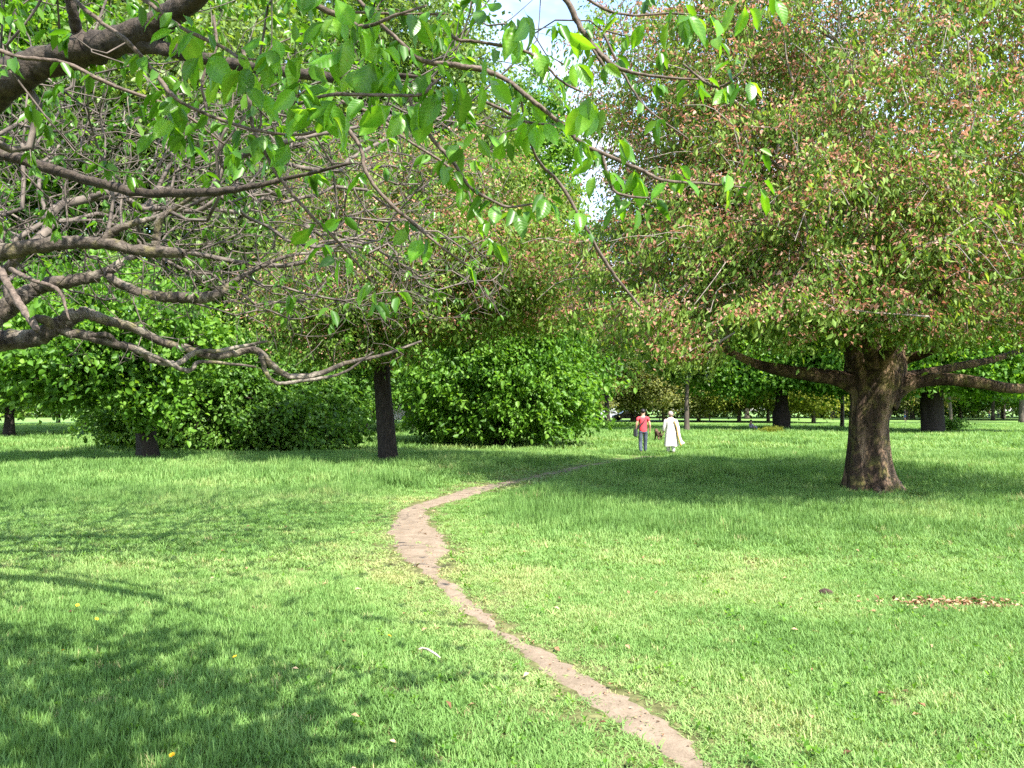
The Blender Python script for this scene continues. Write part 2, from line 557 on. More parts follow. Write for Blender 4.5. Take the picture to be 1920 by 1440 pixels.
pyy = np.concatenate([np.arange(PY[0], 12, 0.05), np.arange(12, PY[-1], 0.1)])
L_, R_ = path_edges(pyy)
ker = np.ones(5) / 5
L_ = np.convolve(np.pad(L_, 2, 'edge'), ker, 'valid') + (vnoise(pyy, pyy * 0, 0.5, 3) - 0.5) * 0.14 + (vnoise(pyy, pyy * 0, 0.07, 4) - 0.5) * 0.08
R_ = np.convolve(np.pad(R_, 2, 'edge'), ker, 'valid') + (vnoise(pyy, pyy * 0, 0.45, 6) - 0.5) * 0.16 + (vnoise(pyy, pyy * 0, 0.06, 7) - 0.5) * 0.09
nc = 9
L_ += 0.015
R_ -= 0.015
tt = np.linspace(0, 1, nc)[None, :]
pxx = L_[:, None] * (1 - tt) + R_[:, None] * tt
pyg = pyy[:, None] * np.ones((1, nc))
pz = gz(pxx, pyg) + 0.010 - 0.012 * (np.abs(tt - 0.5) * 2) ** 6
pv = np.stack([pxx, pyg, pz], -1).reshape(-1, 3)
i_, j_ = np.meshgrid(np.arange(len(pyy) - 1), np.arange(nc - 1), indexing='ij')
b_ = (i_ * nc + j_).ravel()
link_mesh('path', np_mesh('path', pv, [np.stack([b_, b_ + 1, b_ + nc + 1, b_ + nc], -1)], smooth=True), M_path, kind='structure')


def earth_patch(name, cpx, cpy, wx, wy, seed, mat=M_litter, far=False):
    c = G(cpx, cpy)
    th = np.linspace(0, 2 * np.pi, 48, endpoint=False)
    vv, rows = [[c[0], c[1], float(gz(c[0], c[1])) + 0.012]], [0.35, 0.7, 1.0]
    for q in rows:
        rr = q * (0.7 + 0.6 * vnoise(np.cos(th) * 1.4 + seed * 7, np.sin(th) * 1.4, 0.35, seed))
        x, y = c[0] + np.cos(th) * wx * rr, c[1] + np.sin(th) * wy * rr
        vv += np.stack([x, y, gz(x, y) + (0.012 if q < 1 else 0.004)], -1).tolist()
    k = np.arange(48)
    k2 = (k + 1) % 48
    f3 = np.stack([np.zeros(48, int), 1 + k, 1 + k2], -1)
    f4 = np.concatenate([np.stack([1 + r_ * 48 + k, 1 + (r_ + 1) * 48 + k, 1 + (r_ + 1) * 48 + k2, 1 + r_ * 48 + k2], -1) for r_ in range(2)])
    return link_mesh(name, np_mesh(name, np.array(vv), [f3, f4]), mat, kind='structure')


PATCHES = [(1785, 1132, 0.62, 0.16, 1), (1500, 928, 0.75, 0.35, 2), (1860, 914, 0.9, 0.5, 3), (1700, 938, 0.6, 0.4, 4), (1010, 958, 0.5, 0.4, 5)]
for a in PATCHES:
    earth_patch('bare_earth', *a)
for a in [(10, 845, 3.2, 0.7, 8), (30, 830, 4.5, 0.8, 9)]:
    earth_patch('footpath', *a, mat=M_path)
PATCH_W = [(*G(a[0], a[1])[:2], a[2], a[3]) for a in PATCHES]

# ------------------------------------------------------------------ leaf clouds and skeleton trees


def rand_unit(n, rng=RNG):
    v = rng.normal(size=(n, 3))
    return v / (np.linalg.norm(v, axis=1)[:, None] + 1e-9)


def unit(v):
    return v / (np.linalg.norm(v, axis=-1, keepdims=True) + 1e-9)


def leaf_arrays(P, D, L, Wd, tint, fold=0.25, up=0.8, six=False, rng=RNG):
    """Folded pointed leaves: 2 triangles each (4 with six=True)."""
    n = len(P)
    Nn = rand_unit(n, rng) * 0.7 + np.array([0, 0, up])
    Nn = Nn - (Nn * D).sum(1)[:, None] * D
    Nn = unit(Nn)
    S = np.cross(D, Nn)
    L = L[:, None]
    Wd = Wd[:, None]
    if not six:
        v = np.stack([P, P + D * L * 0.45 + S * Wd * 0.5 + Nn * Wd * fold, P + D * L - Nn * L * 0.10, P + D * L * 0.45 - S * Wd * 0.5 + Nn * Wd * fold], 1)
        k = np.arange(n)[:, None] * 4
        f = np.concatenate([k + np.array([0, 2, 1]), k + np.array([0, 3, 2])])
        return v.reshape(-1, 3), f, np.repeat(tint, 4)
    v = np.stack([P, P + D * L * 0.25 + S * Wd * 0.42 + Nn * Wd * fold, P + D * L * 0.62 + S * Wd * 0.44 + Nn * (Wd * fold * 0.8 - L * 0.04),
                  P + D * L - Nn * L * 0.16, P + D * L * 0.62 - S * Wd * 0.44 + Nn * (Wd * fold * 0.8 - L * 0.04), P + D * L * 0.25 - S * Wd * 0.42 + Nn * Wd * fold], 1)
    k = np.arange(n)[:, None] * 6
    f = np.concatenate([k + np.array(q) for q in ([0, 3, 2], [0, 2, 1], [0, 4, 3], [0, 5, 4])])
    return v.reshape(-1, 3), f, np.repeat(tint, 6)


def leaf_cloud(cent, out, per, sig, L, wr=0.45, hang=0.5, outw=0.5, rnd=0.7, up=0.8, flat=0.75, ctint=0.5, six=False, rng=RNG, tbase=0.0, along=1.0):
    n = len(cent)
    idx = np.repeat(np.arange(n), per)
    m = len(idx)
    P = cent[idx] + rng.normal(size=(m, 3)) * np.array([sig * along, sig, sig * flat])
    D = unit(rand_unit(m, rng) * rnd + out[idx] * outw + np.array([0, 0, -hang]))
    ln = L * rng.uniform(0.6, 1.15, m)
    t = np.clip(tbase + rng.random(n)[idx] * ctint + rng.random(m) * (1 - ctint), 0, 1)
    return leaf_arrays(P, D, ln, ln * wr * rng.uniform(0.8, 1.2, m), t, up=up, six=six, rng=rng)


def cloud_obj(name, parts, mat, parent, off, kind='stuff'):
    v = np.concatenate([p[0] for p in parts])
    fs, n = [], 0
    for p in parts:
        fs.append(p[1] + n)
        n += len(p[0])
    me = np_mesh(name, v - np.asarray(off), [np.concatenate(fs)], np.concatenate([p[2] for p in parts]))
    return link_mesh(name, me, mat, parent, kind)


def scatter(name, pts, scl, rot, tint, protos, mat, parent=None):
    """One stuff object: small prototype meshes set on points by geometry nodes."""
    me = bpy.data.meshes.new(name)
    me.vertices.add(len(pts))
    me.vertices.foreach_set('co', np.ascontiguousarray(pts, np.float32).ravel())
    for nm, arr, typ in (('scl', scl, 'FLOAT_VECTOR'), ('rot', rot, 'FLOAT_VECTOR'), ('ctint', tint, 'FLOAT')):
        at = me.attributes.new(nm, typ, 'POINT')
        at.data.foreach_set('vector' if typ == 'FLOAT_VECTOR' else 'value', np.ascontiguousarray(arr, np.float32).ravel())
    me.materials.append(mat)
    o = link_mesh(name, me, None, parent, 'stuff')
    ng = bpy.data.node_groups.new(name, 'GeometryNodeTree')
    ng.interface.new_socket('Geometry', in_out='INPUT', socket_type='NodeSocketGeometry')
    ng.interface.new_socket('Geometry', in_out='OUTPUT', socket_type='NodeSocketGeometry')
    gi, go = ng.nodes.new('NodeGroupInput'), ng.nodes.new('NodeGroupOutput')
    iop = ng.nodes.new('GeometryNodeInstanceOnPoints')
    g2i = ng.nodes.new('GeometryNodeGeometryToInstance')
    for po in protos:
        oi = ng.nodes.new('GeometryNodeObjectInfo')
        oi.inputs['Object'].default_value = po
        ng.links.new(oi.outputs['Geometry'], g2i.inputs[0])
    na = []
    for nm in ('scl', 'rot'):
        q = ng.nodes.new('GeometryNodeInputNamedAttribute')
        q.data_type = 'FLOAT_VECTOR'
        q.inputs['Name'].default_value = nm
        na.append(q)
    m2p = ng.nodes.new('GeometryNodeMeshToPoints')
    ng.links.new(gi.outputs[0], m2p.inputs['Mesh'])
    ng.links.new(m2p.outputs[0], iop.inputs['Points'])
    ng.links.new(g2i.outputs[0], iop.inputs['Instance'])
    iop.inputs['Pick Instance'].default_value = True
    ng.links.new(na[0].outputs['Attribute'], iop.inputs['Scale'])
    ng.links.new(na[1].outputs['Attribute'], iop.inputs['Rotation'])
    ng.links.new(iop.outputs[0], go.inputs[0])
    md = o.modifiers.new('scatter', 'NODES')
    md.node_group = ng
    return o


_SPRIGS = {}


def sprigs(mat, nvar=6, **kw):
    """Leaf sprays growing towards +X, shared by every crown that asks for the same kind."""
    key = (mat.name, nvar, tuple(sorted(kw.items())))
    if key not in _SPRIGS:
        out = []
        for k in range(nvar):
            rs = np.random.default_rng(7000 + k)
            v, f, t = leaf_cloud(np.zeros((1, 3)), np.array([[1.0, 0, 0.1]]), rng=rs, ctint=0.0, **kw)
            me = np_mesh('spray', v, [f], t * 0.6 + 0.2)
            me.materials.append(mat)
            out.append(bpy.data.objects.new('spray', me))
        _SPRIGS[key] = out
    return _SPRIGS[key]


def spray_crown(name, c, out, mat, parent, rng, vary=0.35, kscl=1.0, **kw):
    n = len(c)
    sc_ = kscl * rng.uniform(0.75, 1.3, n)
    rot = np.stack([rng.normal(size=n) * .25, rng.normal(size=n) * .25, np.arctan2(out[:, 1], out[:, 0]) + rng.normal(size=n) * .5], -1)
    return scatter(name, c, np.stack([sc_, sc_, sc_], -1), rot, rng.uniform(-vary, vary, n), sprigs(mat, **kw), mat, parent)


class Skel:
    def __init__(s, cap=40000):
        s.p = np.zeros((cap, 3))
        s.d = np.zeros((cap, 3))
        s.par = np.full(cap, -1)
        s.len = np.zeros(cap)
        s.fix = np.zeros(cap)
        s.ok = np.ones(cap, bool)
        s.n = 0

    def node(s, p, par, fix=0.0):
        k = s.n
        s.p[k] = p
        s.par[k] = par
        if par >= 0:
            v = s.p[k] - s.p[par]
            l = np.linalg.norm(v)
            s.len[k] = s.len[par] + l
            s.d[k] = v / (l + 1e-9)
        s.fix[k] = fix
        s.n += 1
        return k

    def path(s, pts, rad, par=-1):
        ids = []
        for p, r in zip(pts, rad):
            par = s.node(p, par, r)
            ids.append(par)
        return ids

    def nearest(s, p):
        return int(np.argmin(np.linalg.norm(s.p[:s.n] - np.asarray(p), axis=1)))

    def grow(s, pts, w=0.25, step=0.4, jit=0.08, ang=0.6, bend=0.35, sag=0.0, rng=RNG):
        """Join every point to the tree by a curved twig; returns the end nodes."""
        ends = []
        for p in pts:
            v = p - s.p[:s.n]
            d = np.linalg.norm(v, axis=1) + 1e-6
            cosv = (v * s.d[:s.n]).sum(1) / d
            cost = d * (1 + ang * (1 - cosv)) + w * s.len[:s.n] + (~s.ok[:s.n]) * 1e6
            j = int(np.argmin(cost))
            dist = d[j]
            m = max(1, int(math.ceil(dist / step)))
            p0 = s.p[j]
            ctrl = p0 + s.d[j] * dist * bend + rng.normal(size=3) * jit * dist
            par = j
            for q in range(1, m + 1):
                t = q / m
                pt = p0 * (1 - t) ** 2 + ctrl * 2 * t * (1 - t) + p * t * t
                if q < m:
                    pt = pt + rng.normal(size=3) * jit * step * 0.5
                pt[2] -= sag * dist * 4 * t * (1 - t) * 0.25
                par = s.node(pt, par)
            ends.append(par)
        return np.array(ends)

    def radii(s, tip=0.005, ex=0.42, rmax=0.3):
        n = s.n
        cnt = np.zeros(n)
        haschild = np.zeros(n, bool)
        for k in range(n - 1, -1, -1):
            if not haschild[k]:
                cnt[k] = 1
            q = s.par[k]
            if q >= 0:
                cnt[q] += cnt[k]
                haschild[q] = True
        s.cnt = cnt
        r = np.minimum(tip * cnt ** ex, rmax)
        s.r = np.where(s.fix[:n] > 0, s.fix[:n], r)
        return s.r

    def mesh_chains(s, acc, skip_fixed=True, thin=0.0):
        n = s.n
        main = np.full(n, -1)
        best = np.zeros(n)
        for k in range(n):
            q = s.par[k]
            if q >= 0 and s.cnt[k] > best[q] and not (skip_fixed and s.fix[k] > 0):
                best[q] = s.cnt[k]
                main[q] = k
        for k in range(n):
            if skip_fixed and s.fix[k] > 0:
                continue
            q = s.par[k]
            start_here = q < 0 or main[q] != k or (skip_fixed and s.fix[q] > 0)
            if not start_here:
                continue
            ch = [k]
            while main[ch[-1]] >= 0:
                ch.append(main[ch[-1]])
            pts = s.p[ch]
            rad = s.r[ch]
            if q >= 0:
                pts = np.concatenate([[s.p[q]], pts])
                rad = np.concatenate([[min(s.r[q], rad[0] * 1.15)], rad])
            rad = rad.copy()
            rad[-1] *= 0.6
            mr = rad.max()
            tube(acc, pts, rad, 9 if mr > 0.06 else 6 if mr > 0.025 else 4 if mr > 0.010 else 3, cap=mr > 0.012)


def shell_points(n, ells, rng, inner=0.45, zmin=-9e9, lump=0.18, seed=0):
    vol = np.array([e[3] * e[4] * e[5] for e in ells]) ** 0.8
    vol = vol / vol.sum()
    out = []
    for e, f in zip(ells, vol):
        m = max(4, int(n * f))
        u = rand_unit(m * 2, rng)
        r = inner + (1 - inner) * np.sqrt(rng.random(m * 2))
        r = r * (1 - lump + 2 * lump * vnoise(u[:, 0] * 2 + u[:, 2] * 1.3 + seed, u[:, 1] * 2 - u[:, 2], 0.7, seed))
        p = np.array(e[:3]) + u * r[:, None] * np.array(e[3:6])
        p = p[p[:, 2] > zmin][:m]
        out.append(p)
    p = np.concatenate(out)
    rng.shuffle(p)
    return p


def trunk_mesh(acc, pts, rad, sides, seed, flare=0.5, fl_h=0.18, ridge=0.05, lobes=5, twist=1.5):
    rs = np.random.default_rng(seed)
    ph = rs.random(6) * 6.28

    def wob(t, th):
        a = 1 + ridge * (np.sin(lobes * th + ph[0] + twist * t) * 0.8 + np.sin((lobes * 2 + 1) * th + ph[1] - twist * 2 * t) * 0.5 + np.sin(3 * th + ph[2] + 7 * t) * 0.6
                         + np.sin(17 * th + ph[4] + 9 * t) * 0.25)
        a = a + 0.05 * np.sin(9 * t + ph[3]) * np.sin(2 * th + ph[5] + 4 * t)
        b = flare * np.exp(-t / fl_h) * (0.55 + 0.45 * np.sin(lobes * th + ph[0]))
        return a + b
    tube(acc, pts, rad, sides, wob)


def skeleton_tree(name, label, cat, base, trunk, ells, n_pts, leaf_sets, bark, seed, group=None, tip=0.006, zmin=0.5, trunk_sides=20, flare=0.45,
                  inner=0.45, wpath=0.2, step=0.45, parent_obj=None, limbs=None, thin=None, jit=0.09, twig_mat=None, sort_noise=1.0, lump=0.18, rmax=0.22, extra=None):
    """trunk: (points, radii) in local space. leaf_sets: list of dicts for leaf_cloud plus part name and material."""
    rng = np.random.default_rng(seed)
    o = thing(name, label, cat, tuple(base), 0, group)
    tp, trad = trunk
    acc = Acc()
    tdense = spline(np.concatenate([np.asarray(tp, float), np.asarray(trad, float)[:, None]], 1), max(10, 5 * len(tp)))
    trunk_mesh(acc, tdense[:, :3], tdense[:, 3], trunk_sides, seed, flare=flare)
    link_mesh('trunk', acc.mesh('trunk'), bark, o)
    sk = Skel(60000)
    ids = sk.path(tdense[:, :3], tdense[:, 3])
    hh = tdense[-1, 2]
    sk.ok[:sk.n] = tdense[:, 2] > hh * 0.62
    for lp, lr in (limbs or []):
        q = spline(np.concatenate([np.asarray(lp, float), np.asarray(lr, float)[:, None]], 1), 6 * len(lp))
        a = Acc()
        tube(a, q[:, :3], q[:, 3], 12, lambda t, th: 1 + 0.07 * np.sin(3 * th + 9 * t) + 0.06 * np.sin(5 * th - 17 * t))
        link_mesh('limb', a.mesh('limb'), bark, o)
        sk.path(q[2:, :3], q[2:, 3], sk.nearest(q[0, :3]))
    pts = shell_points(n_pts, ells, rng, inner, zmin, lump, seed)
    if thin is not None:
        o_, d_, r_, k_ = thin
        q_ = pts - np.asarray(o_)
        q_ = q_ - (q_ @ np.asarray(d_))[:, None] * np.asarray(d_)
        pts = pts[(np.linalg.norm(q_, axis=1) > r_) | (rng.random(len(pts)) > k_)]
    if extra is not None:
        pts = np.concatenate([pts, extra])
    c0 = tdense[-1, :3]
    order = np.argsort(np.linalg.norm(pts - c0, axis=1) + rng.normal(size=len(pts)) * sort_noise)
    pts = pts[order]
    ends = sk.grow(pts, w=wpath, step=step, jit=jit, rng=rng)
    sk.radii(tip, 0.43, rmax)
    a = Acc()
    sk.mesh_chains(a)
    br = link_mesh('branches', a.mesh('branches'), twig_mat or bark, o, 'stuff')
    ctr = np.array([0, 0, 0]) + np.mean([e[:3] for e in ells], axis=0)
    for ls in leaf_sets:
        ls = dict(ls)
        nm, mt, fr = ls.pop('name'), ls.pop('mat'), ls.pop('frac', 1.0)
        sel = ends[rng.random(len(ends)) < fr]
        c = sk.p[sel]
        out = unit(sk.d[sel] * 0.6 + unit(c - ctr) * 0.6)
        c = c + np.array([0, 0, ls.pop('lift', 0.0)])
        spray_crown(nm, c, out, mt, o, rng, **ls)
    return o, sk, ends


def pxr(px, depth):
    return px * depth / F


# ------------------------------------------------------------------ the big cherry on the right
Dr = 15.7
rb = G(1632, 925)


def rl(px, py, dy=0.0):
    return W(px, py, Dr + dy) - rb


t_pts = [rl(1633, 930), rl(1631, 905), rl(1629, 870), rl(1629, 825), rl(1630, 785), rl(1637, 750), rl(1641, 718), rl(1641, 690), rl(1640, 662), rl(1640, 635)]
t_rad = [pxr(a, Dr) for a in (46, 40, 36, 33.5, 34, 40, 48, 50, 46, 36)]
limbs = [
    ([rl(1618, 685, -.05), rl(1612, 640, -.1), rl(1600, 590, -.1), rl(1585, 520, -.3), rl(1560, 430, -.5)], [pxr(a, Dr) for a in (32, 28, 24, 18, 12)]),
    ([rl(1662, 685, .1), rl(1676, 640, .15), rl(1695, 590, .3), rl(1730, 510, .5), rl(1760, 420, .6)], [pxr(a, Dr) for a in (30, 26, 22, 16, 11)]),
    ([rl(1640, 660, .3), rl(1645, 600, .8), rl(1640, 500, 1.3), rl(1650, 380, 1.8)], [pxr(a, Dr) for a in (26, 22, 17, 11)]),
    ([rl(1622, 728), rl(1598, 716), rl(1570, 709, -.1), rl(1520, 703, -.2), rl(1465, 694, -.4), rl(1412, 680, -.5), rl(1350, 650, -.5)], [pxr(a, Dr) for a in (28, 21, 15, 12.5, 11, 8, 5)]),
    ([rl(1656, 748, -.05), rl(1678, 730, -.1), rl(1712, 717, -.2), rl(1770, 710, -.3), rl(1830, 716, -.4), rl(1895, 728, -.5), rl(1990, 722, -.5), rl(2080, 690, -.4)], [pxr(a, Dr) for a in (30, 23, 14.5, 11.5, 11, 9, 7, 4)]),
    ([rl(1672, 715, .2), rl(1730, 700, .5), rl(1790, 688, .8), rl(1870, 672, 1.2), rl(1960, 640, 1.6)], [pxr(a, Dr) for a in (12, 9, 8, 6.5, 4)]),
    ([rl(1672, 688, .1), rl(1705, 672, .1), rl(1740, 660, -.3), rl(1800, 630, -.8), rl(1880, 570, -1.3)], [pxr(a, Dr) for a in (11, 9, 8, 6, 4)]),
    ([rl(1640, 690, -.3), rl(1625, 640, -1.0), rl(1570, 560, -1.8), rl(1500, 500, -2.6)], [pxr(a, Dr) for a in (15, 12, 9, 5)]),
    ([rl(1648, 690, -.3), rl(1680, 630, -1.2), rl(1750, 560, -2.4), rl(1800, 500, -3.2)], [pxr(a, Dr) for a in (14, 11, 8, 5)]),
]
ells_r = [(0.5, 0.2, 6.8, 5.5, 5.2, 4.0), (-2.0, -0.9, 4.9, 3.0, 3.2, 1.9), (2.8, -0.8, 4.9, 3.6, 3.8, 2.0), (-0.2, -2.2, 5.4, 3.8, 2.6, 2.3), (0.8, 0.4, 9.6, 4.2, 4.4, 2.5),
          (0.8, 2.8, 5.4, 4.6, 3.0, 2.1), (-0.2, -3.2, 4.2, 4.4, 2.4, 1.4), (-3.0, -1.0, 4.3, 2.2, 2.8, 1.1), (3.8, -1.6, 4.2, 2.6, 3.0, 1.1), (-2.6, 0.2, 7.4, 2.3, 2.6, 2.5), (-4.2, 0.4, 4.6, 2.0, 2.6, 1.25), (-3.9, 0.3, 8.3, 1.9, 2.4, 2.6)]
_rd = np.random.default_rng(515)
droop = []
for x0, x1, y0, y1, d0, d1, n in [(1085, 1400, 590, 672, -4.2, 0.5, 70), (1400, 1580, 590, 648, -4.5, -1.5, 30), (1560, 1720, 575, 630, -4.2, -2.0, 26), (1720, 1990, 590, 645, -4.0, 0.5, 54), (1240, 1330, 655, 700, -3.2, -1.5, 8)]:
    for _ in range(n // 6 + 1):
        cx_, cy_, cd_ = _rd.uniform(x0, x1), y0 + (y1 - y0) * _rd.random() ** .8, _rd.uniform(d0, d1)
        for _ in range(6):
            droop.append(rl(cx_ + _rd.normal() * 22, cy_ - abs(_rd.normal()) * 26, cd_ + _rd.normal() * .3))
droop = np.array(droop)
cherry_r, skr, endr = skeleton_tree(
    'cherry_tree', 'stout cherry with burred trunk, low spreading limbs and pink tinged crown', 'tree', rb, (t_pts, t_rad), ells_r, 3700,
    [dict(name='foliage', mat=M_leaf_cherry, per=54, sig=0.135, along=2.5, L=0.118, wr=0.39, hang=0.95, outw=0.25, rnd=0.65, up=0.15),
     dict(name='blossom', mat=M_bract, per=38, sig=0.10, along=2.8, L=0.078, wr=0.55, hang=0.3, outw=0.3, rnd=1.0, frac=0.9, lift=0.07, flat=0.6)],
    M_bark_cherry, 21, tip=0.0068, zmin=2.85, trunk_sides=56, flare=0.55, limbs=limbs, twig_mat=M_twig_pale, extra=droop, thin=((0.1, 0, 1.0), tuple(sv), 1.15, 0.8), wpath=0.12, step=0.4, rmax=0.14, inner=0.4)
# bare drooping twigs reaching out of the leaf mass
acc = Acc()
rq = np.random.default_rng(66)
for k in rq.choice(endr[skr.p[endr, 2] > 3.5], 1700, replace=False):
    d = unit(skr.d[k] * 0.7 + unit(skr.p[k] - np.array([0.4, 0, 5.5])) * 0.9 + rq.normal(size=3) * .25)
    l = rq.uniform(.35, 1.25)
    q_ = [skr.p[k], skr.p[k] + d * l * .5 + rq.normal(size=3) * .04, skr.p[k] + d * l + np.array([0, 0, -.22 * l])]
    tube(acc, spline(q_, 6), np.linspace(.0085, .0045, 6), 4, cap=False)
link_mesh('twigs', acc.mesh('twigs'), M_twig_pale, cherry_r, 'stuff')
# surface roots at the foot
acc = Acc()
for (x, y, x2, y2, w_) in [(1672, 915, 1712, 930, 12), (1598, 915, 1580, 926, 13), (1640, 928, 1655, 942, 11)]:
    a_, b2 = G(x, y) - rb, G(x2, y2) - rb
    tube(acc, spline([[*(a_ + [0, 0, .16])], [*((a_ + b2) / 2 + [0, 0, .07])], [*(b2 + [0, 0, -.03])]], 8), np.linspace(pxr(w_, Dr), 0.03, 8), 8)
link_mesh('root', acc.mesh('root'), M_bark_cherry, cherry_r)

# ------------------------------------------------------------------ the second cherry, left of the path
Db = 23.7
bb = G(725, 872)


def bl(px, py, dy=0.0):
    return W(px, py, Db + dy) - bb


ells_b = [(1.2, 0, 6.3, 4.7, 4.4, 3.0), (-1.5, -0.7, 4.7, 2.5, 3.0, 1.6), (3.4, -0.3, 5.5, 3.2, 3.4, 1.7), (1.0, -2.5, 5.2, 4.0, 2.6, 1.5), (0.4, 0.4, 8.0, 3.6, 3.6, 2.1), (-0.6, -2.2, 3.8, 2.4, 2.2, 1.1)]
skeleton_tree('cherry_tree', 'cherry with straight dark trunk left of the path bend, pink tinged crown', 'tree', bb,
              ([bl(728, 876), bl(727, 850), bl(724, 800), bl(720, 750), bl(716, 700), bl(714, 650)], [pxr(a, Db) for a in (19, 17.5, 16, 15, 15, 14)]),
              ells_b, 1900,
              [dict(name='foliage', mat=M_leaf_cherry, per=46, sig=0.16, along=2.5, L=0.15, wr=0.46, hang=0.8, outw=0.3, up=0.2),
               dict(name='blossom', mat=M_bract, per=28, sig=0.12, along=2.6, L=0.10, wr=0.6, hang=0.2, outw=0.3, rnd=1.0, frac=0.75, lift=0.08)],
              M_bark_dark, 31, tip=0.0065, zmin=2.3, trunk_sides=28, flare=0.3, twig_mat=M_bark_grey, rmax=0.12, wpath=0.12,
              limbs=[([bl(716, 705), bl(690, 660, -.3), bl(640, 620, -.8), bl(560, 590, -1.5)], [.17, .14, .1, .06]),
                     ([bl(716, 700), bl(750, 650, .2), bl(820, 610, -.5), bl(920, 580, -1.5)], [.17, .14, .1, .06]),
                     ([bl(714, 660), bl(710, 580, .3), bl(730, 480, .6)], [.2, .15, .09])])

# ------------------------------------------------------------------ left tree with its leaf tuft on the trunk
Dc = 25.0
cb = G(277, 866)


def cl(px, py, dy=0.0):
    return W(px, py, Dc + dy) - cb


tuft = np.array([cl(x, y, -0.5) for x, y in [(262, 770), (268, 785), (275, 795), (283, 790), (272, 775), (285, 775), (266, 800)]])
tuft = np.concatenate([tuft, np.array([cl(x, y, d) for x, y, d in zip(np.random.default_rng(9).uniform(215, 345, 60), np.random.default_rng(10).uniform(690, 775, 60), np.random.default_rng(12).uniform(-1.6, -.6, 60))])])
ells_c = [(-1.0, -0.4, 4.6, 3.0, 2.6, 1.7), (-3.2, -1.0, 3.1, 2.3, 2.2, 1.7), (-1.8, -1.8, 3.3, 2.0, 1.8, 1.4), (1.2, -1.0, 4.0, 1.8, 1.8, 0.9)]
skeleton_tree('lime_tree', 'fresh green leafy tree on the far left, leaf tuft hanging before its brown trunk', 'tree', cb,
              ([cl(279, 870), cl(277, 845), cl(273, 800), cl(276, 750), cl(278, 700), cl(280, 640)], [pxr(a, Dc) for a in (22, 19, 18, 18, 17, 15)]),
              ells_c, 800, [dict(name='foliage', mat=M_leaf_lime, per=36, sig=0.19, along=2.0, L=0.19, wr=0.70, hang=0.6, outw=0.45, up=0.35, six=True)],
              M_bark_dark, 41, tip=0.006, zmin=1.75, trunk_sides=28, flare=0.25, rmax=0.12, wpath=0.12, extra=tuft,
              limbs=[([cl(277, 740), cl(300, 690, -.6), cl(360, 640, -1.5)], [.16, .12, .07]), ([cl(276, 735), cl(230, 690, -.5), cl(140, 650, -1.2)], [.16, .12, .07])])

# big dark bush behind it
Dd = 29.5
db = G(330, 853)
skeleton_tree('green_bush', 'wide dark green bush sweeping to the grass behind the far left trunk', 'bush', (db[0] + .35, Dd + 2.2, 0),
              ([(0, 0, 0), (0.1, 0, .8), (0.0, .1, 1.8)], [.22, .18, .12]),
              [(0, 0, 2.0, 4.3, 2.3, 2.2), (-2.6, -0.3, 1.4, 2.3, 2.0, 1.5), (3.2, -0.4, 1.3, 2.3, 2.0, 1.35), (2.0, 0, 2.8, 2.6, 2.0, 1.3), (4.7, -1.2, 0.8, 1.3, 1.4, 0.9), (3.2, -1.6, 1.2, 1.8, 1.4, 1.2), (0, 0.4, 3.6, 4.0, 2.0, 1.6)], 1700,
              [dict(name='foliage', mat=M_leaf_bush, per=30, sig=0.16, along=2.0, L=0.20, wr=0.64, hang=0.5, outw=0.5, up=0.35, six=True)],
              M_bark_dark, 51, zmin=0.12, rmax=0.07, trunk_sides=12, inner=0.5, lump=0.5)

# green tree whose boughs hang to the grass, right of the second cherry
De = 36.0
eb = np.array([pxr(935 - 960, De), De, 0])
skeleton_tree('hornbeam_tree', 'bright green tree with boughs hanging down to the sunny grass in the middle', 'tree', eb,
              ([(0, 0, 0), (.1, 0, 1.5), (0, .1, 3.5), (0, 0, 5.5)], [.36, .3, .26, .2]),
              [(0, 0, 3.2, 4.3, 3.6, 3.0), (-2.2, -0.8, 2.1, 2.0, 2.0, 1.9), (2.0, -0.8, 1.9, 2.2, 2.2, 1.75), (0.0, -1.6, 2.2, 2.6, 1.8, 1.9), (0.2, 0.4, 7.0, 4.2, 3.4, 3.4)], 2000,
              [dict(name='foliage', mat=M_leaf_lime, per=32, sig=0.17, along=2.2, L=0.22, wr=0.62, hang=0.7, outw=0.45, up=0.3, six=True)],
              M_bark_dark, 61, zmin=0.45, rmax=0.12, trunk_sides=16, inner=0.6, lump=0.28)

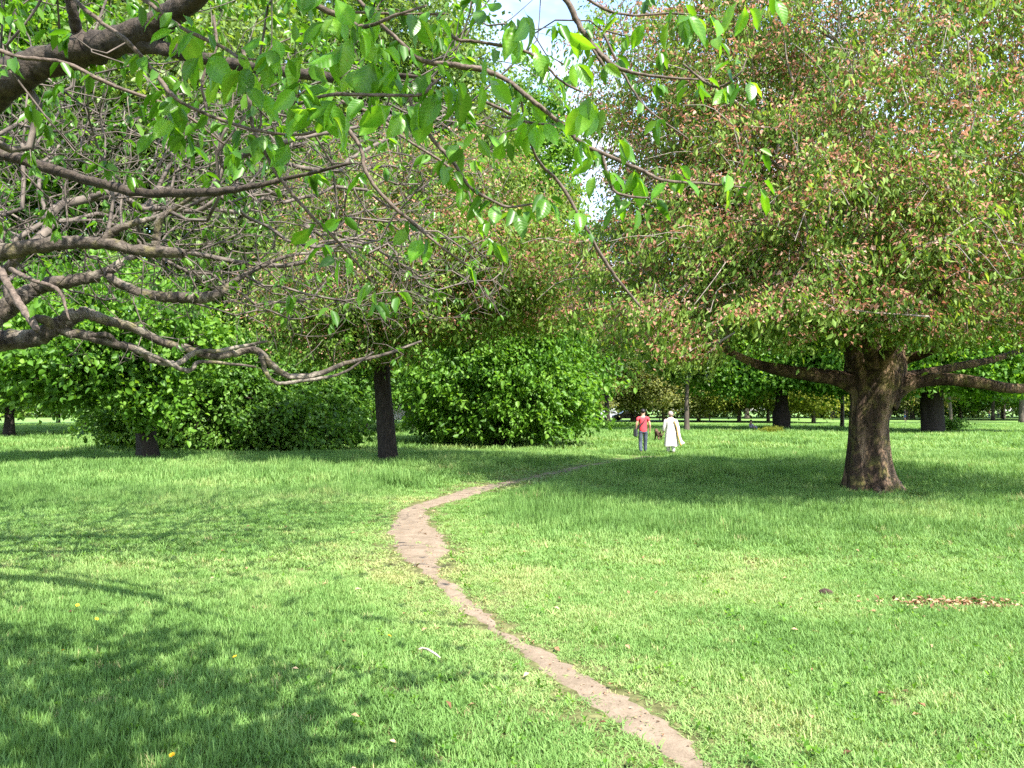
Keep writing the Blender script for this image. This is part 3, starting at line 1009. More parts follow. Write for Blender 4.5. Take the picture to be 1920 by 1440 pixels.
# ------------------------------------------------------------------ big trunks beyond the right cherry
for (px, py, wpx, seed, lab, hh, cr, burl) in [
        (1465, 808, 12.5, 71, 'old tree with a swollen burred foot standing behind the seated picnicker', 13, 7.5, True),
        (1748, 812, 19, 72, 'very thick dark trunked tree seen just right of the big cherry trunk', 15, 8.5, False)]:
    b0 = G(px, py)
    D = b0[1]
    r0 = pxr(wpx, D)
    if burl:
        tr = ([(0, 0, -.1), (0, 0, .5), (0.03, 0, 1.2), (0.05, 0, 1.9), (.1, 0, 3), (.15, 0, 5), (0, 0, 7)], [r0 * 1.05, r0 * 1.2, r0 * 1.25, r0 * .92, r0 * .88, r0 * .85, r0 * .7])
    else:
        tr = ([(0, 0, -.1), (0, 0, .8), (0, 0, 2.5), (0, 0, 4.5), (0, .2, 7)], [r0 * 1.08, r0 * 1.02, r0, r0 * .95, r0 * .75])
    skeleton_tree('oak_tree' if not burl else 'burred_tree', lab, 'tree', b0, tr,
                  [(0, 0, 7.0, cr, 6, 3.2), (-2.5, -1.5, 4.8, 4.0, 4.0, 1.5), (2.5, -1.5, 4.9, 4.0, 4.0, 1.5), (0, 0, hh - 2.5, cr * .75, 5, 4.0), (-4.5, -1, 4.4, 3.5, 3.5, 1.6), (4.5, -1, 4.4, 3.5, 3.5, 1.6)], 1300,
                  [dict(name='foliage', mat=M_leaf_lime, per=60, sig=0.5, L=0.32, wr=0.72, hang=0.5, outw=0.4, up=0.35)],
                  M_bark_dark, seed, zmin=2.9, rmax=0.25, trunk_sides=24, flare=0.15, step=0.8, tip=0.012)

# ------------------------------------------------------------------ tall background trees
FAR = []


def far_tree(name, label, px, D, h, cr, mat, seed, trunk_r=0.3, clear=2.5, n=380, per=34, L=0.3, group=None, bark=M_bark_far, sig=None, wr=0.6, skirt=False):
    rng = np.random.default_rng(seed)
    base = np.array([pxr(px - 960, D), D, 0.0])
    hc = h - clear
    zc = clear + hc * 0.5
    e = [(0, 0, zc, cr, cr * .9, hc * .5)]
    for q in range(10):
        a = rng.random() * 6.28
        zz = clear + hc * rng.uniform(0.12, 0.88)
        k = cr * rng.uniform(0.45, 0.7)
        rr = cr * 0.6 * (1.1 - 0.8 * abs(zz - zc) / hc)
        e.append((math.cos(a) * rr, math.sin(a) * rr, zz, k, k, k * rng.uniform(.6, .9)))
    if skirt:
        for q in range(7):
            a = q / 7 * 6.283 + rng.random() * .6
            e.append((math.cos(a) * cr * .72, math.sin(a) * cr * .72, clear + 1.3 + rng.random(), cr * .36, cr * .36, 1.9))
    lean = rng.normal(size=2) * 0.2
    return skeleton_tree(name, label, 'tree', base, ([(0, 0, -.1), (lean[0] * .3, 0, clear * .6), (lean[0], lean[1], clear + hc * .2), (lean[0], lean[1], clear + hc * .45)],
                         [trunk_r, trunk_r * .85, trunk_r * .7, trunk_r * .4]), e, n,
                         [dict(name='foliage', mat=mat, per=per, sig=sig or cr * 0.085, L=round(L * 1.25, 3), wr=wr, hang=0.5, outw=0.4, up=0.35)],
                         bark, seed, group, tip=0.012, zmin=clear * 0.8, trunk_sides=10, step=1.0, rmax=trunk_r * .6, inner=0.5)


GT = 'tall trees closing the view behind the cherries'
T_SP = [(-60, 46, 31, 8.5, 'tall tree at the far left edge behind the bough tangle'),
        (170, 52, 35, 9.0, 'tall tree rising behind the far left lime, above the dark bush'),
        (400, 49, 33, 8.5, 'tall tree behind the grey tangle of boughs, right of the bush'),
        (590, 57, 36, 9.0, 'tall tree behind the gap between bush and dark straight trunk'),
        (770, 60, 36, 8.5, 'tall tree rising behind the cherry with the straight dark trunk'),
        (905, 84, 34, 7.5, 'tall pale tree just left of the open sky gap, far off'),
        (1010, 72, 33, 4.6, 'slender tall tree in the narrow sky gap between both cherry crowns'),
        (1400, 142, 34, 10, 'tall tree behind the left side of the pink cherry crown'),
        (1560, 150, 36, 11, 'tall tree behind the middle of the pink cherry crown'),
        (1710, 146, 37, 11, 'tall tree straight behind the stout cherry trunk and right limbs'),
        (1880, 150, 36, 11, 'tall tree behind the right side of the pink cherry crown'),
        (2060, 144, 34, 11, 'tall tree at the far right edge behind the low limb')]
for q, (px, D, h, cr, lab) in enumerate(T_SP):
    far_tree('tall_tree', lab, px, D, h, cr, M_leaf_tall if q % 3 else M_leaf_lime, 100 + q, trunk_r=0.42, clear=3.2, n=1100, per=60, L=0.32, group=GT)

M_SP = [('small_tree', 'thin trunked tree in the open behind the two walkers', 1287, 58, 9.5, 2.6, M_leaf_tall, .17, 3.6),
        ('small_tree', 'slim dark tree between bush and straight trunk, farther off', 612, 47, 8, 3.2, M_leaf_bush, .13, 1.5),
        ('small_tree', 'slim tree beside the pink clothed sitter under dark leaves', 636, 50, 9, 3.6, M_leaf_bush, .16, 1.6),
        ('small_tree', 'dark tree with shaded trunk at the left edge beyond the strips of bare path', 20, 46, 9, 4.6, M_leaf_bush, .3, 1.9),
        ('small_tree', 'thin tree just left of the stout cherry trunk, far off', 1578, 66, 10, 3.0, M_leaf_yellow, .16, 3.4),
        ('small_tree', 'pale thin trunk right of the very thick dark trunk', 1783, 100, 12, 4.0, M_leaf_lime, .2, 4.0),
        ('small_tree', 'slim dark trunked tree far off below the end of the low limb', 1861, 118, 12, 4.5, M_leaf_lime, .22, 4.4),
        ('small_tree', 'tree trunk at the right edge of the far meadow', 1914, 102, 13, 5.0, M_leaf_lime, .3, 4.0),
        ('small_tree', 'dark green tree filling the lower part of the open sky gap', 1140, 76, 21, 5.2, M_leaf_tall, .25, 3.2),
        ('small_tree', 'dark leaved tree behind the straight trunk of the middle cherry', 690, 53, 10, 3.6, M_leaf_bush, .2, 1.4)]
for q, (nm, lab, px, D, h, cr, mt, tr_, cl_) in enumerate(M_SP):
    far_tree(nm, lab, px, D, h, cr, mt, 200 + q, trunk_r=tr_, clear=cl_, n=420, per=48, L=0.24, bark=M_bark_dark if q in (1, 2, 3, 6, 8) else M_bark_far)

O_SP = [(1050, 118, 17, 6.5, M_leaf_lime, 'green tree beyond the parked cars, left of the walkers'),
        (1120, 108, 15, 6.5, M_leaf_olive, 'olive tree beyond the parked cars, over the dark car'),
        (1185, 112, 18, 6.5, M_leaf_olive, 'olive tree far behind the man in the red shirt'),
        (1245, 106, 16, 6.0, M_leaf_olive, 'dull olive tree far behind the figure in white'),
        (1310, 116, 17, 6.5, M_leaf_olive, 'olive tree right of the thin trunk in the open'),
        (1385, 104, 12, 6.0, M_leaf_yellow, 'yellow green tree above the seated picnicker'),
        (1440, 110, 13, 5.5, M_leaf_yellow, 'yellow green tree just left of the burred foot trunk'),
        (1525, 98, 11, 5.5, M_leaf_yellow, 'yellowest low tree between burred trunk and cherry trunk'),
        (1700, 128, 15, 6.5, M_leaf_olive, 'brownish olive tree behind the far person in blue shorts'),
        (1800, 132, 15, 6.5, M_leaf_lime, 'light green far tree right of the very thick trunk'),
        (1880, 138, 16, 7.0, M_leaf_tall, 'green far tree below the end of the low limb'),
        (1990, 120, 15, 7.0, M_leaf_lime, 'green far tree at the right edge of the meadow'),
        (700, 95, 14, 6.0, M_leaf_bush, 'dark far tree above the pale van'),
        (820, 100, 14, 6.0, M_leaf_bush, 'dark far tree right of the pale van'),
        (500, 90, 14, 6.0, M_leaf_bush, 'dark far tree hidden mostly behind the bush'),
        (-60, 85, 14, 7.0, M_leaf_bush, 'dark far tree at the left edge beyond the shaded trunk'),
        (110, 88, 14, 7.0, M_leaf_bush, 'dark far tree beyond the strips of bare path')]
for q, (px, D, h, cr, mt, lab) in enumerate(O_SP):
    far_tree('far_tree', lab, px, D, h, cr, mt, 300 + q, trunk_r=0.22, clear=2.3, n=620, per=75, L=0.30, sig=0.62, skirt=True, group='trees along the far road')

# distant wood as one mass
rng = np.random.default_rng(77)
n_w = 2600
wx = rng.uniform(-190, 190, n_w)
wy = 160 + rng.uniform(0, 25, n_w)
wh = 7 + 5 * vnoise(wx, wx * 0, 9, 8)
wc = np.stack([wx, wy, rng.random(n_w) ** 0.8 * wh], -1)
spray_crown('distant_woodland', wc, np.tile([0, -1.0, 0], (n_w, 1)), M_leaf_tall, None, rng, per=70, sig=1.1, L=0.8, wr=0.7)

# ------------------------------------------------------------------ the overhanging cherry (trunk out of frame, left)
oa = np.array([-5.6, 6.8, 0.0])
over = thing('overhanging_cherry', 'overhanging cherry with grey knotted boughs and large glossy leaves across the top left', 'tree', tuple(oa))
acc = Acc()
tp = spline([[0, 0, -.1, .48], [0, 0, .5, .40], [.03, 0, 1.2, .38], [.08, .02, 1.9, .40], [.05, .05, 2.6, .40], [0, .1, 3.4, .3], [0, .2, 4.6, .2]], 40)
trunk_mesh(acc, tp[:, :3], tp[:, 3], 32, 5, flare=0.35)
link_mesh('trunk', acc.mesh('trunk'), M_bark_grey, over)
ska = Skel(120000)
ska.path(tp[:, :3], tp[:, 3])
ska.ok[:ska.n] = False


def bough(ctrl, mat=M_bark_grey, start=None, wob_=0.05, name='bough', grow=True, sides=12):
    """ctrl rows: px, py, depth, diameter in photograph pixels."""
    rows = []
    if start is not None:
        rows.append([*start[:3], start[3]])
    for (px, py, Y, dpx) in ctrl:
        rows.append([*(W(px, py, Y) - oa), dpx * Y / F * (0.44 if mat is M_bark_grey else 0.5)])
    q = spline(rows, 7 * len(rows))
    q[:, 3] = np.maximum(q[:, 3], 0.0015)
    kx = RNG.normal(size=(len(q), 3)) * q[:, 3][:, None] * 0.10
    q[1:-1, :3] += kx[1:-1]
    a = Acc()
    ph = RNG.random(3) * 6
    tube(a, q[:, :3], q[:, 3], sides, lambda t, th: 1 + wob_ * np.sin(2 * th + 13 * t + ph[0]) + wob_ * np.sin(3 * th - 29 * t + ph[1]) + wob_ * 0.8 * np.sin(41 * t + ph[2]))
    link_mesh(name, a.mesh(name), mat, over)
    if grow:
        ska.path(q[:, :3], q[:, 3], ska.nearest(q[0, :3]))
    return q


ST = lambda z, r: (0.05, 0.0, z, r)
bough([(-260, 300, 5.9, 72), (-70, 215, 5.5, 68), (0, 160, 5.2, 66), (100, 112, 5.0, 62), (190, 88, 4.9, 56), (280, 55, 4.7, 50), (330, 22, 4.6, 44), (410, -40, 4.4, 38), (540, -140, 4.1, 30)], start=ST(3.1, .2), mat=M_bark_bough)
bough([(225, 82, 4.85, 30), (300, 90, 4.7, 27), (350, 101, 4.6, 25), (430, 118, 4.5, 22), (540, 136, 4.3, 19), (640, 146, 4.1, 17), (690, 147, 4.0, 14), (760, 142, 3.9, 9), (820, 152, 3.8, 6)], mat=M_bark_bough)
bough([(148, 92, 4.95, 24), (145, 60, 4.9, 22), (135, 20, 4.8, 19), (122, -40, 4.7, 16), (100, -120, 4.6, 12)], mat=M_bark_bough)
bough([(-240, 235, 6.4, 30), (-80, 262, 6.2, 26), (0, 286, 6.0, 22), (100, 320, 5.8, 20), (200, 346, 5.6, 18), (260, 361, 5.5, 16), (400, 360, 5.2, 15), (470, 350, 5.0, 11), (560, 330, 4.9, 8), (660, 305, 4.8, 5)], start=ST(2.9, .12), mat=M_bark_bough)
bough([(-200, 520, 7.0, 36), (-60, 490, 7.0, 34), (0, 476, 7.0, 33), (60, 462, 7.0, 31), (120, 456, 7.0, 29), (190, 456, 7.0, 27), (250, 468, 7.0, 24), (335, 474, 7.1, 22), (345, 480, 7.1, 8)], start=ST(2.6, .17))
bough([(192, 455, 7.0, 22), (215, 432, 7.0, 17), (245, 420, 7.0, 14), (300, 405, 7.1, 10), (370, 380, 7.2, 7)])
bough([(292, 470, 7.05, 18), (294, 440, 7.05, 17), (302, 408, 7.0, 14), (330, 390, 7.0, 10), (390, 350, 6.9, 6)])
bough([(-180, 640, 7.6, 46), (-60, 610, 7.8, 44), (0, 588, 8.0, 42), (35, 560, 8.0, 38), (75, 538, 8.1, 33), (130, 528, 8.1, 28), (180, 517, 8.2, 24), (215, 503, 8.2, 20), (250, 480, 8.3, 12), (300, 470, 8.4, 7)], start=ST(2.4, .2))
bough([(205, 520, 8.2, 22), (240, 540, 8.2, 19), (280, 553, 8.2, 22), (340, 558, 8.3, 24), (385, 558, 8.3, 23), (412, 548, 8.3, 19), (428, 535, 8.4, 15), (470, 510, 8.5, 10), (540, 480, 8.7, 7), (640, 470, 9.0, 4)])
bough([(-160, 655, 7.9, 48), (-60, 650, 8.2, 48), (0, 640, 8.4, 44), (55, 636, 8.4, 38), (90, 622, 8.4, 34), (125, 600, 8.4, 33), (150, 588, 8.4, 28), (170, 590, 8.5, 24), (205, 602, 8.5, 21), (250, 614, 8.6, 19), (300, 640, 8.7, 19), (350, 655, 8.8, 18),
       (400, 668, 8.9, 17), (440, 662, 9.0, 16), (480, 657, 9.1, 15), (510, 685, 9.2, 13), (545, 706, 9.3, 12), (600, 700, 9.4, 11), (650, 680, 9.6, 9), (720, 665, 9.8, 7), (790, 640, 10, 5)], start=ST(2.2, .2))
bough([(62, 598, 8.3, 14), (85, 600, 8.3, 20), (115, 618, 8.4, 21), (160, 630, 8.4, 21), (220, 645, 8.5, 19), (262, 657, 8.5, 17), (285, 674, 8.6, 15), (330, 682, 8.6, 12), (365, 662, 8.7, 11), (420, 656, 8.8, 9), (500, 640, 9, 6)])
bough([(160, 632, 8.4, 13), (200, 628, 8.4, 11), (225, 645, 8.5, 9), (290, 668, 8.5, 9), (345, 694, 8.6, 10), (362, 690, 8.6, 9), (380, 678, 8.7, 8), (480, 688, 8.8, 5)])
bough([(488, 662, 9.1, 11), (500, 700, 9.1, 9), (520, 718, 9.2, 8), (560, 715, 9.3, 7), (640, 700, 9.4, 6), (700, 660, 9.5, 4)])
bough([(-30, 470, 5.4, 15), (5, 515, 5.3, 13), (30, 560, 5.2, 13), (65, 612, 5.1, 13), (70, 622, 5.1, 6)], mat=M_bark_near)
bough([(20, 505, 5.3, 9), (60, 525, 5.2, 8), (110, 545, 5.2, 7), (130, 600, 5.2, 4)], mat=M_bark_near)
# near hanging shoots, two to four metres from the camera
NEAR = [
    [(90, -60, 3.6, 9), (140, 0, 3.4, 9.5), (195, 45, 3.3, 9), (235, 75, 3.2, 9), (285, 130, 3.2, 8.5), (320, 175, 3.1, 8), (355, 200, 3.1, 7), (430, 230, 3.1, 7), (500, 248, 3.0, 6), (580, 250, 3.0, 5), (640, 218, 3.0, 3)],
    [(230, -30, 2.8, 9), (285, 10, 2.7, 9), (320, 38, 2.7, 8), (360, 62, 2.6, 7.5), (420, 90, 2.6, 7), (450, 108, 2.5, 6), (490, 112, 2.5, 4)],
    [(455, 90, 3.3, 8), (467, 180, 3.2, 8), (475, 240, 3.2, 8), (500, 292, 3.2, 7.5), (525, 335, 3.2, 7), (580, 400, 3.2, 6.5), (640, 460, 3.3, 5.5), (700, 530, 3.4, 3)],
    [(560, 195, 2.5, 7), (620, 178, 2.4, 7), (700, 178, 2.35, 7), (785, 178, 2.3, 6.5), (808, 160, 2.3, 6), (828, 145, 2.3, 4)],
    [(630, 215, 3.5, 8), (675, 275, 3.5, 8), (685, 320, 3.5, 8), (720, 370, 3.5, 7.5), (770, 415, 3.5, 7), (830, 465, 3.5, 5), (880, 500, 3.6, 3)],
    [(768, 178, 3.4, 8), (775, 205, 3.4, 8), (810, 260, 3.4, 8), (850, 305, 3.4, 7.5), (880, 350, 3.4, 7), (915, 372, 3.4, 6), (955, 388, 3.5, 5), (1020, 378, 3.5, 3)],
    [(540, -35, 2.7, 12), (580, 2, 2.6, 12), (640, 32, 2.6, 11), (682, 50, 2.6, 9), (745, 28, 2.5, 6), (800, 10, 2.5, 4)],
    [(655, -20, 3.6, 7), (700, 30, 3.5, 8), (745, 74, 3.4, 9), (790, 112, 3.4, 10), (850, 122, 3.4, 11), (900, 130, 3.4, 11), (950, 150, 3.4, 10), (1000, 190, 3.3, 10), (1040, 222, 3.3, 9.5), (1090, 268, 3.3, 9), (1140, 292, 3.3, 8.5), (1200, 318, 3.3, 7.5), (1245, 338, 3.3, 6), (1330, 345, 3.3, 5), (1400, 352, 3.3, 3)],
    [(1010, -60, 4.0, 14), (1062, 0, 4.0, 13), (1090, 55, 4.0, 12), (1115, 88, 4.0, 11), (1150, 122, 4.0, 9), (1195, 138, 4.0, 7), (1260, 146, 4.0, 5), (1330, 150, 4.0, 3)],
    [(1105, 80, 4.0, 7), (1130, 120, 4.0, 6.5), (1152, 142, 4.0, 4)],
    [(940, 218, 2.7, 5), (1010, 232, 2.7, 5.5), (1060, 234, 2.7, 5), (1130, 232, 2.7, 4)],
    [(1130, 292, 3.3, 7), (1140, 330, 3.3, 6.5), (1152, 358, 3.3, 6), (1180, 368, 3.3, 5), (1225, 372, 3.3, 3.5)],
    [(820, 28, 3.0, 7), (850, 70, 3.0, 7), (890, 78, 3.0, 7), (965, 90, 3.0, 6), (1010, 110, 3.0, 5), (1050, 150, 3.0, 5), (1090, 172, 3.0, 4)],
    [(640, 22, 3.2, 5), (740, 26, 3.2, 5), (840, 26, 3.2, 4)],
    [(1060, -40, 2.9, 6), (1120, 10, 2.9, 6), (1180, 28, 2.9, 5), (1260, 25, 2.9, 4), (1320, 30, 2.9, 3)],
    [(1280, 120, 3.6, 4), (1340, 163, 3.6, 5), (1385, 140, 3.5, 4), (1400, 110, 3.5, 3)],
    [(900, 186, 3.6, 6), (960, 215, 3.6, 7), (985, 235, 3.6, 6), (940, 250, 3.6, 2)],
    [(0, 95, 4.2, 9), (40, 108, 4.2, 9), (120, 118, 4.2, 8), (210, 160, 4.2, 8), (330, 205, 4.2, 6), (420, 270, 4.3, 4)],
    [(640, 190, 4.4, 7), (700, 215, 4.4, 7), (760, 260, 4.4, 6), (860, 330, 4.4, 5), (900, 420, 4.4, 3)],
    [(400, 30, 4.0, 6), (405, 90, 4.0, 6), (380, 150, 4.0, 6), (385, 200, 4.0, 4)],
    [(1130, 60, 4.4, 5), (1165, 130, 4.4, 5), (1210, 200, 4.4, 4), (1290, 260, 4.4, 3)],
    [(975, 168, 3.4, 4), (985, 230, 3.8, 5), (1008, 300, 4.2, 6), (1050, 345, 4.4, 7), (1100, 430, 4.5, 8), (1140, 500, 4.6, 7), (1200, 575, 4.7, 4)],
]
near_q = []
for c in NEAR:
    near_q.append(bough([(a, b, d, t * 0.95) for a, b, d, t in c], mat=M_bark_near, name='shoot', wob_=0.07, grow=False, sides=7))

rng = np.random.default_rng(91)


def px_box(n, x0, x1, y0, y1, d0, d1):
    return np.array([W(x, y, d) for x, y, d in zip(rng.uniform(x0, x1, n), rng.uniform(y0, y1, n), rng.uniform(d0, d1, n))]) - oa


# grey twig tangle of the lower boughs
tang = np.concatenate([px_box(4200, -150, 820, 190, 570, 7.0, 12.5), px_box(1900, 300, 960, 170, 600, 9, 13), px_box(600, -100, 560, 100, 430, 6.0, 9), px_box(150, 100, 760, 560, 690, 8.0, 10.0)])
tang = tang[np.argsort(np.linalg.norm(tang - np.array([0.5, 0.5, 2.8]), axis=1) + rng.normal(size=len(tang)) * 0.9)]
ends_t = ska.grow(tang, w=0.10, step=0.30, jit=0.15, ang=0.35, bend=0.45, rng=rng)
# upper near twigs
upn = np.concatenate([px_box(330, -100, 900, -260, 330, 4.2, 7.0), px_box(90, 600, 1250, -200, 200, 5.0, 7.5)])
upn = upn[np.argsort(np.linalg.norm(upn - np.array([1.0, -1.0, 3.0]), axis=1))]
ends_u = ska.grow(upn, w=0.10, step=0.25, jit=0.10, ang=0.5, rng=rng)
# canopy above and beside the camera, which shades the lawn at bottom left
cpts = []
while len(cpts) < 420:
    x, y, z = rng.uniform(-3.4, 2.0), rng.uniform(0.3, 4.7), rng.uniform(3.4, 5.4)
    if z < CAM_H + 0.56 * y + 0.35:
        continue
    gx_, gy_ = x - 0.55 * z * 0.78, y + 0.835 * z * 0.78
    if gx_ > -0.45 - (gy_ - 3.6) * 0.82 + rng.normal() * .12 or gy_ > 5.95 or gy_ < 3.2:
        continue
    cpts.append((x, y, z))
cpts = np.array(cpts) - oa
cpts = cpts[np.argsort(np.linalg.norm(cpts - np.array([1.0, -1.0, 3.4]), axis=1))]
ends_c = ska.grow(cpts, w=0.10, step=0.35, jit=0.1, rng=rng)
# upper crown over the boughs
ucr = shell_points(700, [(0.5, 0.5, 6.6, 5.2, 5.2, 2.6)], rng, 0.3, zmin=4.4)
ucr = ucr[np.argsort(np.linalg.norm(ucr - np.array([0, 0, 4.4]), axis=1))]
ends_x = ska.grow(ucr, w=0.1, step=0.45, jit=0.1, rng=rng)
ska.radii(0.0038, 0.36, 0.06)
a = Acc()
ska.mesh_chains(a)
link_mesh('twigs', a.mesh('twigs'), M_bark_twig, over, 'stuff')

# leaves: position, direction, length
LP, LD, LL = [], [], []


def whorl(p, L, n, out=None, hang=0.9, spread=0.7):
    for _ in range(n):
        d = rng.normal(size=3)
        d[2] = -abs(d[2]) * 0.2
        d = d / np.linalg.norm(d) * spread + np.array([0, 0, -hang * rng.uniform(0.25, 1.2)])
        if out is not None:
            d = d + out * 0.5
        d = d / np.linalg.norm(d)
        LP.append(p + rng.normal(size=3) * 0.012 + d * 0.015)
        LD.append(d)
        LL.append(L * rng.uniform(0.55, 1.2))


CL = [(385, 95, 2.45, 5), (330, 22, 2.6, 3), (440, 85, 2.5, 4), (520, 95, 2.35, 6), (545, 150, 2.35, 5), (600, 195, 2.45, 4), (470, 125, 2.4, 4), (655, 60, 2.4, 4), (695, 85, 2.4, 5), (765, 120, 2.35, 6),
      (812, 150, 2.3, 4), (850, 145, 2.3, 6), (905, 135, 2.4, 4), (975, 40, 2.5, 5), (985, 28, 2.5, 4), (1005, 225, 2.6, 4), (985, 210, 2.7, 3), (1110, 178, 2.5, 7), (1125, 190, 2.5, 4), (1050, 45, 2.9, 5),
      (1000, 90, 3.0, 4), (1070, 110, 3.2, 5), (1278, 15, 2.8, 5), (1325, 25, 2.9, 4), (1400, -5, 2.9, 4), (1450, -10, 3.0, 4), (775, 5, 2.7, 3), (720, 5, 2.7, 4), (850, 5, 2.9, 4), (900, 15, 2.9, 4), (1375, 120, 3.2, 4), (1400, 150, 3.2, 5),
      (1425, 345, 3.3, 6), (1265, 312, 3.3, 5), (1355, 325, 3.3, 4), (1130, 315, 3.3, 4), (1220, 378, 3.3, 4), (1025, 365, 3.4, 6), (920, 448, 3.8, 6), (600, 455, 4.2, 4), (610, 25, 2.8, 4), (560, 40, 2.9, 3),
      (640, 470, 3.5, 3), (700, 535, 3.5, 3), (830, 300, 3.2, 5), (870, 270, 3.2, 4), (905, 250, 3.0, 4), (1085, 260, 2.9, 5), (960, 390, 3.5, 4), (1085, 395, 4.0, 3),
      (300, 195, 3.2, 5), (330, 225, 3.2, 4), (245, 330, 5.0, 5), (200, 305, 5.2, 5), (360, 275, 4.4, 5), (440, 285, 4.2, 6), (500, 255, 3.6, 4), (740, 190, 2.7, 4), (620, 150, 2.6, 3), (680, 130, 2.7, 4), (580, 90, 2.6, 3),
      (60, 190, 4.6, 4), (120, 155, 4.6, 4), (30, 30, 4.6, 4), (95, 50, 4.6, 4), (90, 505, 5.0, 3), (75, 560, 5.1, 4), (265, 550, 6, 4), (290, 580, 6.5, 3), (540, 550, 5.0, 4), (620, 580, 5.4, 4), (750, 545, 4.6, 3)]
for (px, py, d, n) in CL:
    whorl(W(px, py, d), (0.125 if px < 760 else 0.112) if d < 3.6 else 0.110, n if px < 760 else max(3, n - 1))
    if d < 3.6 and (px < 760 or rng.random() < 0.35):
        whorl(W(px, py, d) + rng.normal(size=3) * 0.06, 0.10, 3)
for q in near_q:
    for k in range(6, len(q), 5):
        if rng.random() < 0.55:
            whorl(q[k, :3] + oa, 0.105, rng.integers(2, 5))
for k in ends_u:
    if rng.random() < 0.6:
        whorl(ska.p[k] + oa, 0.105, rng.integers(3, 7), ska.d[k])
for k in ends_t:
    if rng.random() < 0.11:
        whorl(ska.p[k] + oa, 0.095, rng.integers(3, 6), ska.d[k])
for k in ends_c:
    for _ in range(4):
        whorl(ska.p[k] + oa + rng.normal(size=3) * 0.14, 0.11, rng.integers(6, 9), ska.d[k])
for k in ends_x:
    for _ in range(1):
        whorl(ska.p[k] + oa + rng.normal(size=3) * 0.15, 0.12, 7, ska.d[k])
LP, LD, LL = np.array(LP), np.array(LD), np.array(LL)
LT = rng.random(len(LP))
mid = LP + LD * LL[:, None] * .5
rel = mid - np.array([0, 0, CAM_H])
cp_, sp_ = math.cos(PITCH), math.sin(PITCH)
dep = rel[:, 1] * cp_ + rel[:, 2] * sp_
upv = -rel[:, 1] * sp_ + rel[:, 2] * cp_
sx = 960 + F * rel[:, 0] / np.maximum(dep, .1)
sy = 720 - F * upv / np.maximum(dep, .1)
inside = (dep > 0.5) & (sx > -30) & (sx < 1950) & (sy > -40) & (sy < 1440)
size = np.where(inside, LL / np.maximum(dep, 0.1), 0)
big = np.argsort(-size)[:292]
rest = np.setdiff1d(np.arange(len(LP)), big)


def big_leaf_mesh(k):
    """Serrated, folded, arching cherry leaf with a short stalk; unit length along +Y, upper side +Z."""
    rs = np.random.default_rng(400 + k)
    wmax = rs.uniform(0.19, 0.27)
    droop = rs.uniform(0.12, 0.42)
    fold = rs.uniform(0.15, 0.5)
    tw = rs.uniform(-.3, .3)
    ts = np.array([0.0, 0.08, 0.2, 0.34, 0.48, 0.62, 0.74, 0.85, 0.94, 1.0])
    wid = wmax * np.sin(np.pi * np.clip(ts, 0, 1) ** 1.02) ** 0.95 * (1 - 0.12 * ts)
    wid[0] = 0.006
    wid[-1] = 0.002
    v, f = [], []
    for i, (t, w_) in enumerate(zip(ts, wid)):
        z = -droop * t * t + 0.015 * math.sin(t * 9)
        w_ = w_ * (1 + (0.025 if i % 2 else -0.015))
        a = tw * t
        for sgn in (-1, -.5, 0, .5, 1):
            xx, zz = sgn * w_, abs(sgn) * w_ * fold + 0.012 * abs(sgn) * math.sin(i * 2.1 + sgn * 2)
            v.append((xx * math.cos(a) - zz * math.sin(a), 0.16 + t * 0.84 * (1 - droop * 0.25 * t), z + xx * math.sin(a) + zz * math.cos(a)))
    for i in range(len(ts) - 1):
        for j in range(4):
            f.append((i * 5 + j, i * 5 + j + 1, i * 5 + 6 + j, i * 5 + 5 + j))
    n = len(v)
    v += [(-.008, 0, .01), (.008, 0, .01), (0.008, .17, 0), (-.008, .17, 0)]
    f.append((n, n + 1, n + 2, n + 3))
    v = np.array(v)
    tn = np.full(len(v), rs.uniform(0.05, 0.85))
    tn[2:n:5] += 0.35
    return np_mesh('leaf', v, [np.array(f)], tn, smooth=True)


LM = [big_leaf_mesh(k) for k in range(24)]
for me in LM:
    me.materials.append(M_leaf_big)
for k in big:
    o = bpy.data.objects.new('leaf', LM[int(rng.integers(0, len(LM)))])
    COL.objects.link(o)
    o.parent = over
    y = Vector(LD[k])
    up = Vector(rng.normal(size=3) * 0.55 + np.array([0.15, -0.25, 0.9]))
    x = y.cross(up).normalized()
    z = x.cross(y).normalized()
    m = Matrix((x, y, z)).transposed().to_4x4()
    o.matrix_local = Matrix.Translation(Vector(LP[k] - oa)) @ m @ Matrix.Scale(float(LL[k]) * 1.12, 4)
pa = leaf_arrays(LP[rest], LD[rest], LL[rest], LL[rest] * 0.48, LT[rest], up=0.9, six=True, rng=rng)
cloud_obj('foliage', [pa], M_leaf_near, over, oa)

# ------------------------------------------------------------------ grass
def height_field(x, y):
    pd = path_dist(x, y)
    h = 0.045 + 0.03 * vnoise(x, y, 1.1, 12)
    right = sstep(9.0, 12.5, y) * sstep(0.3, 1.6, pd) * (x > np.interp(y, PY, (_pl[:, 0] + _pr[:, 0]) / 2))
    left = sstep(12.0, 15.5, y) * sstep(0.5, 2.0, pd) * (x <= np.interp(y, PY, (_pl[:, 0] + _pr[:, 0]) / 2))
    longg = np.maximum(right, left) * (1 - 0.45 * sstep(25, 32, y))
    h = h + longg * (0.10 + 0.24 * vnoise(x, y, 1.1, 13) * vnoise(x, y, 3.1, 15) * 1.6)
    h = h + 0.05 * sstep(-0.6, -2.2, x) * (1 - sstep(6, 9, y)) * (0.5 + vnoise(x, y, 0.8, 14))
    h = h * (0.45 + 0.55 * sstep(0.0, 0.9, pd))
    return h, pd


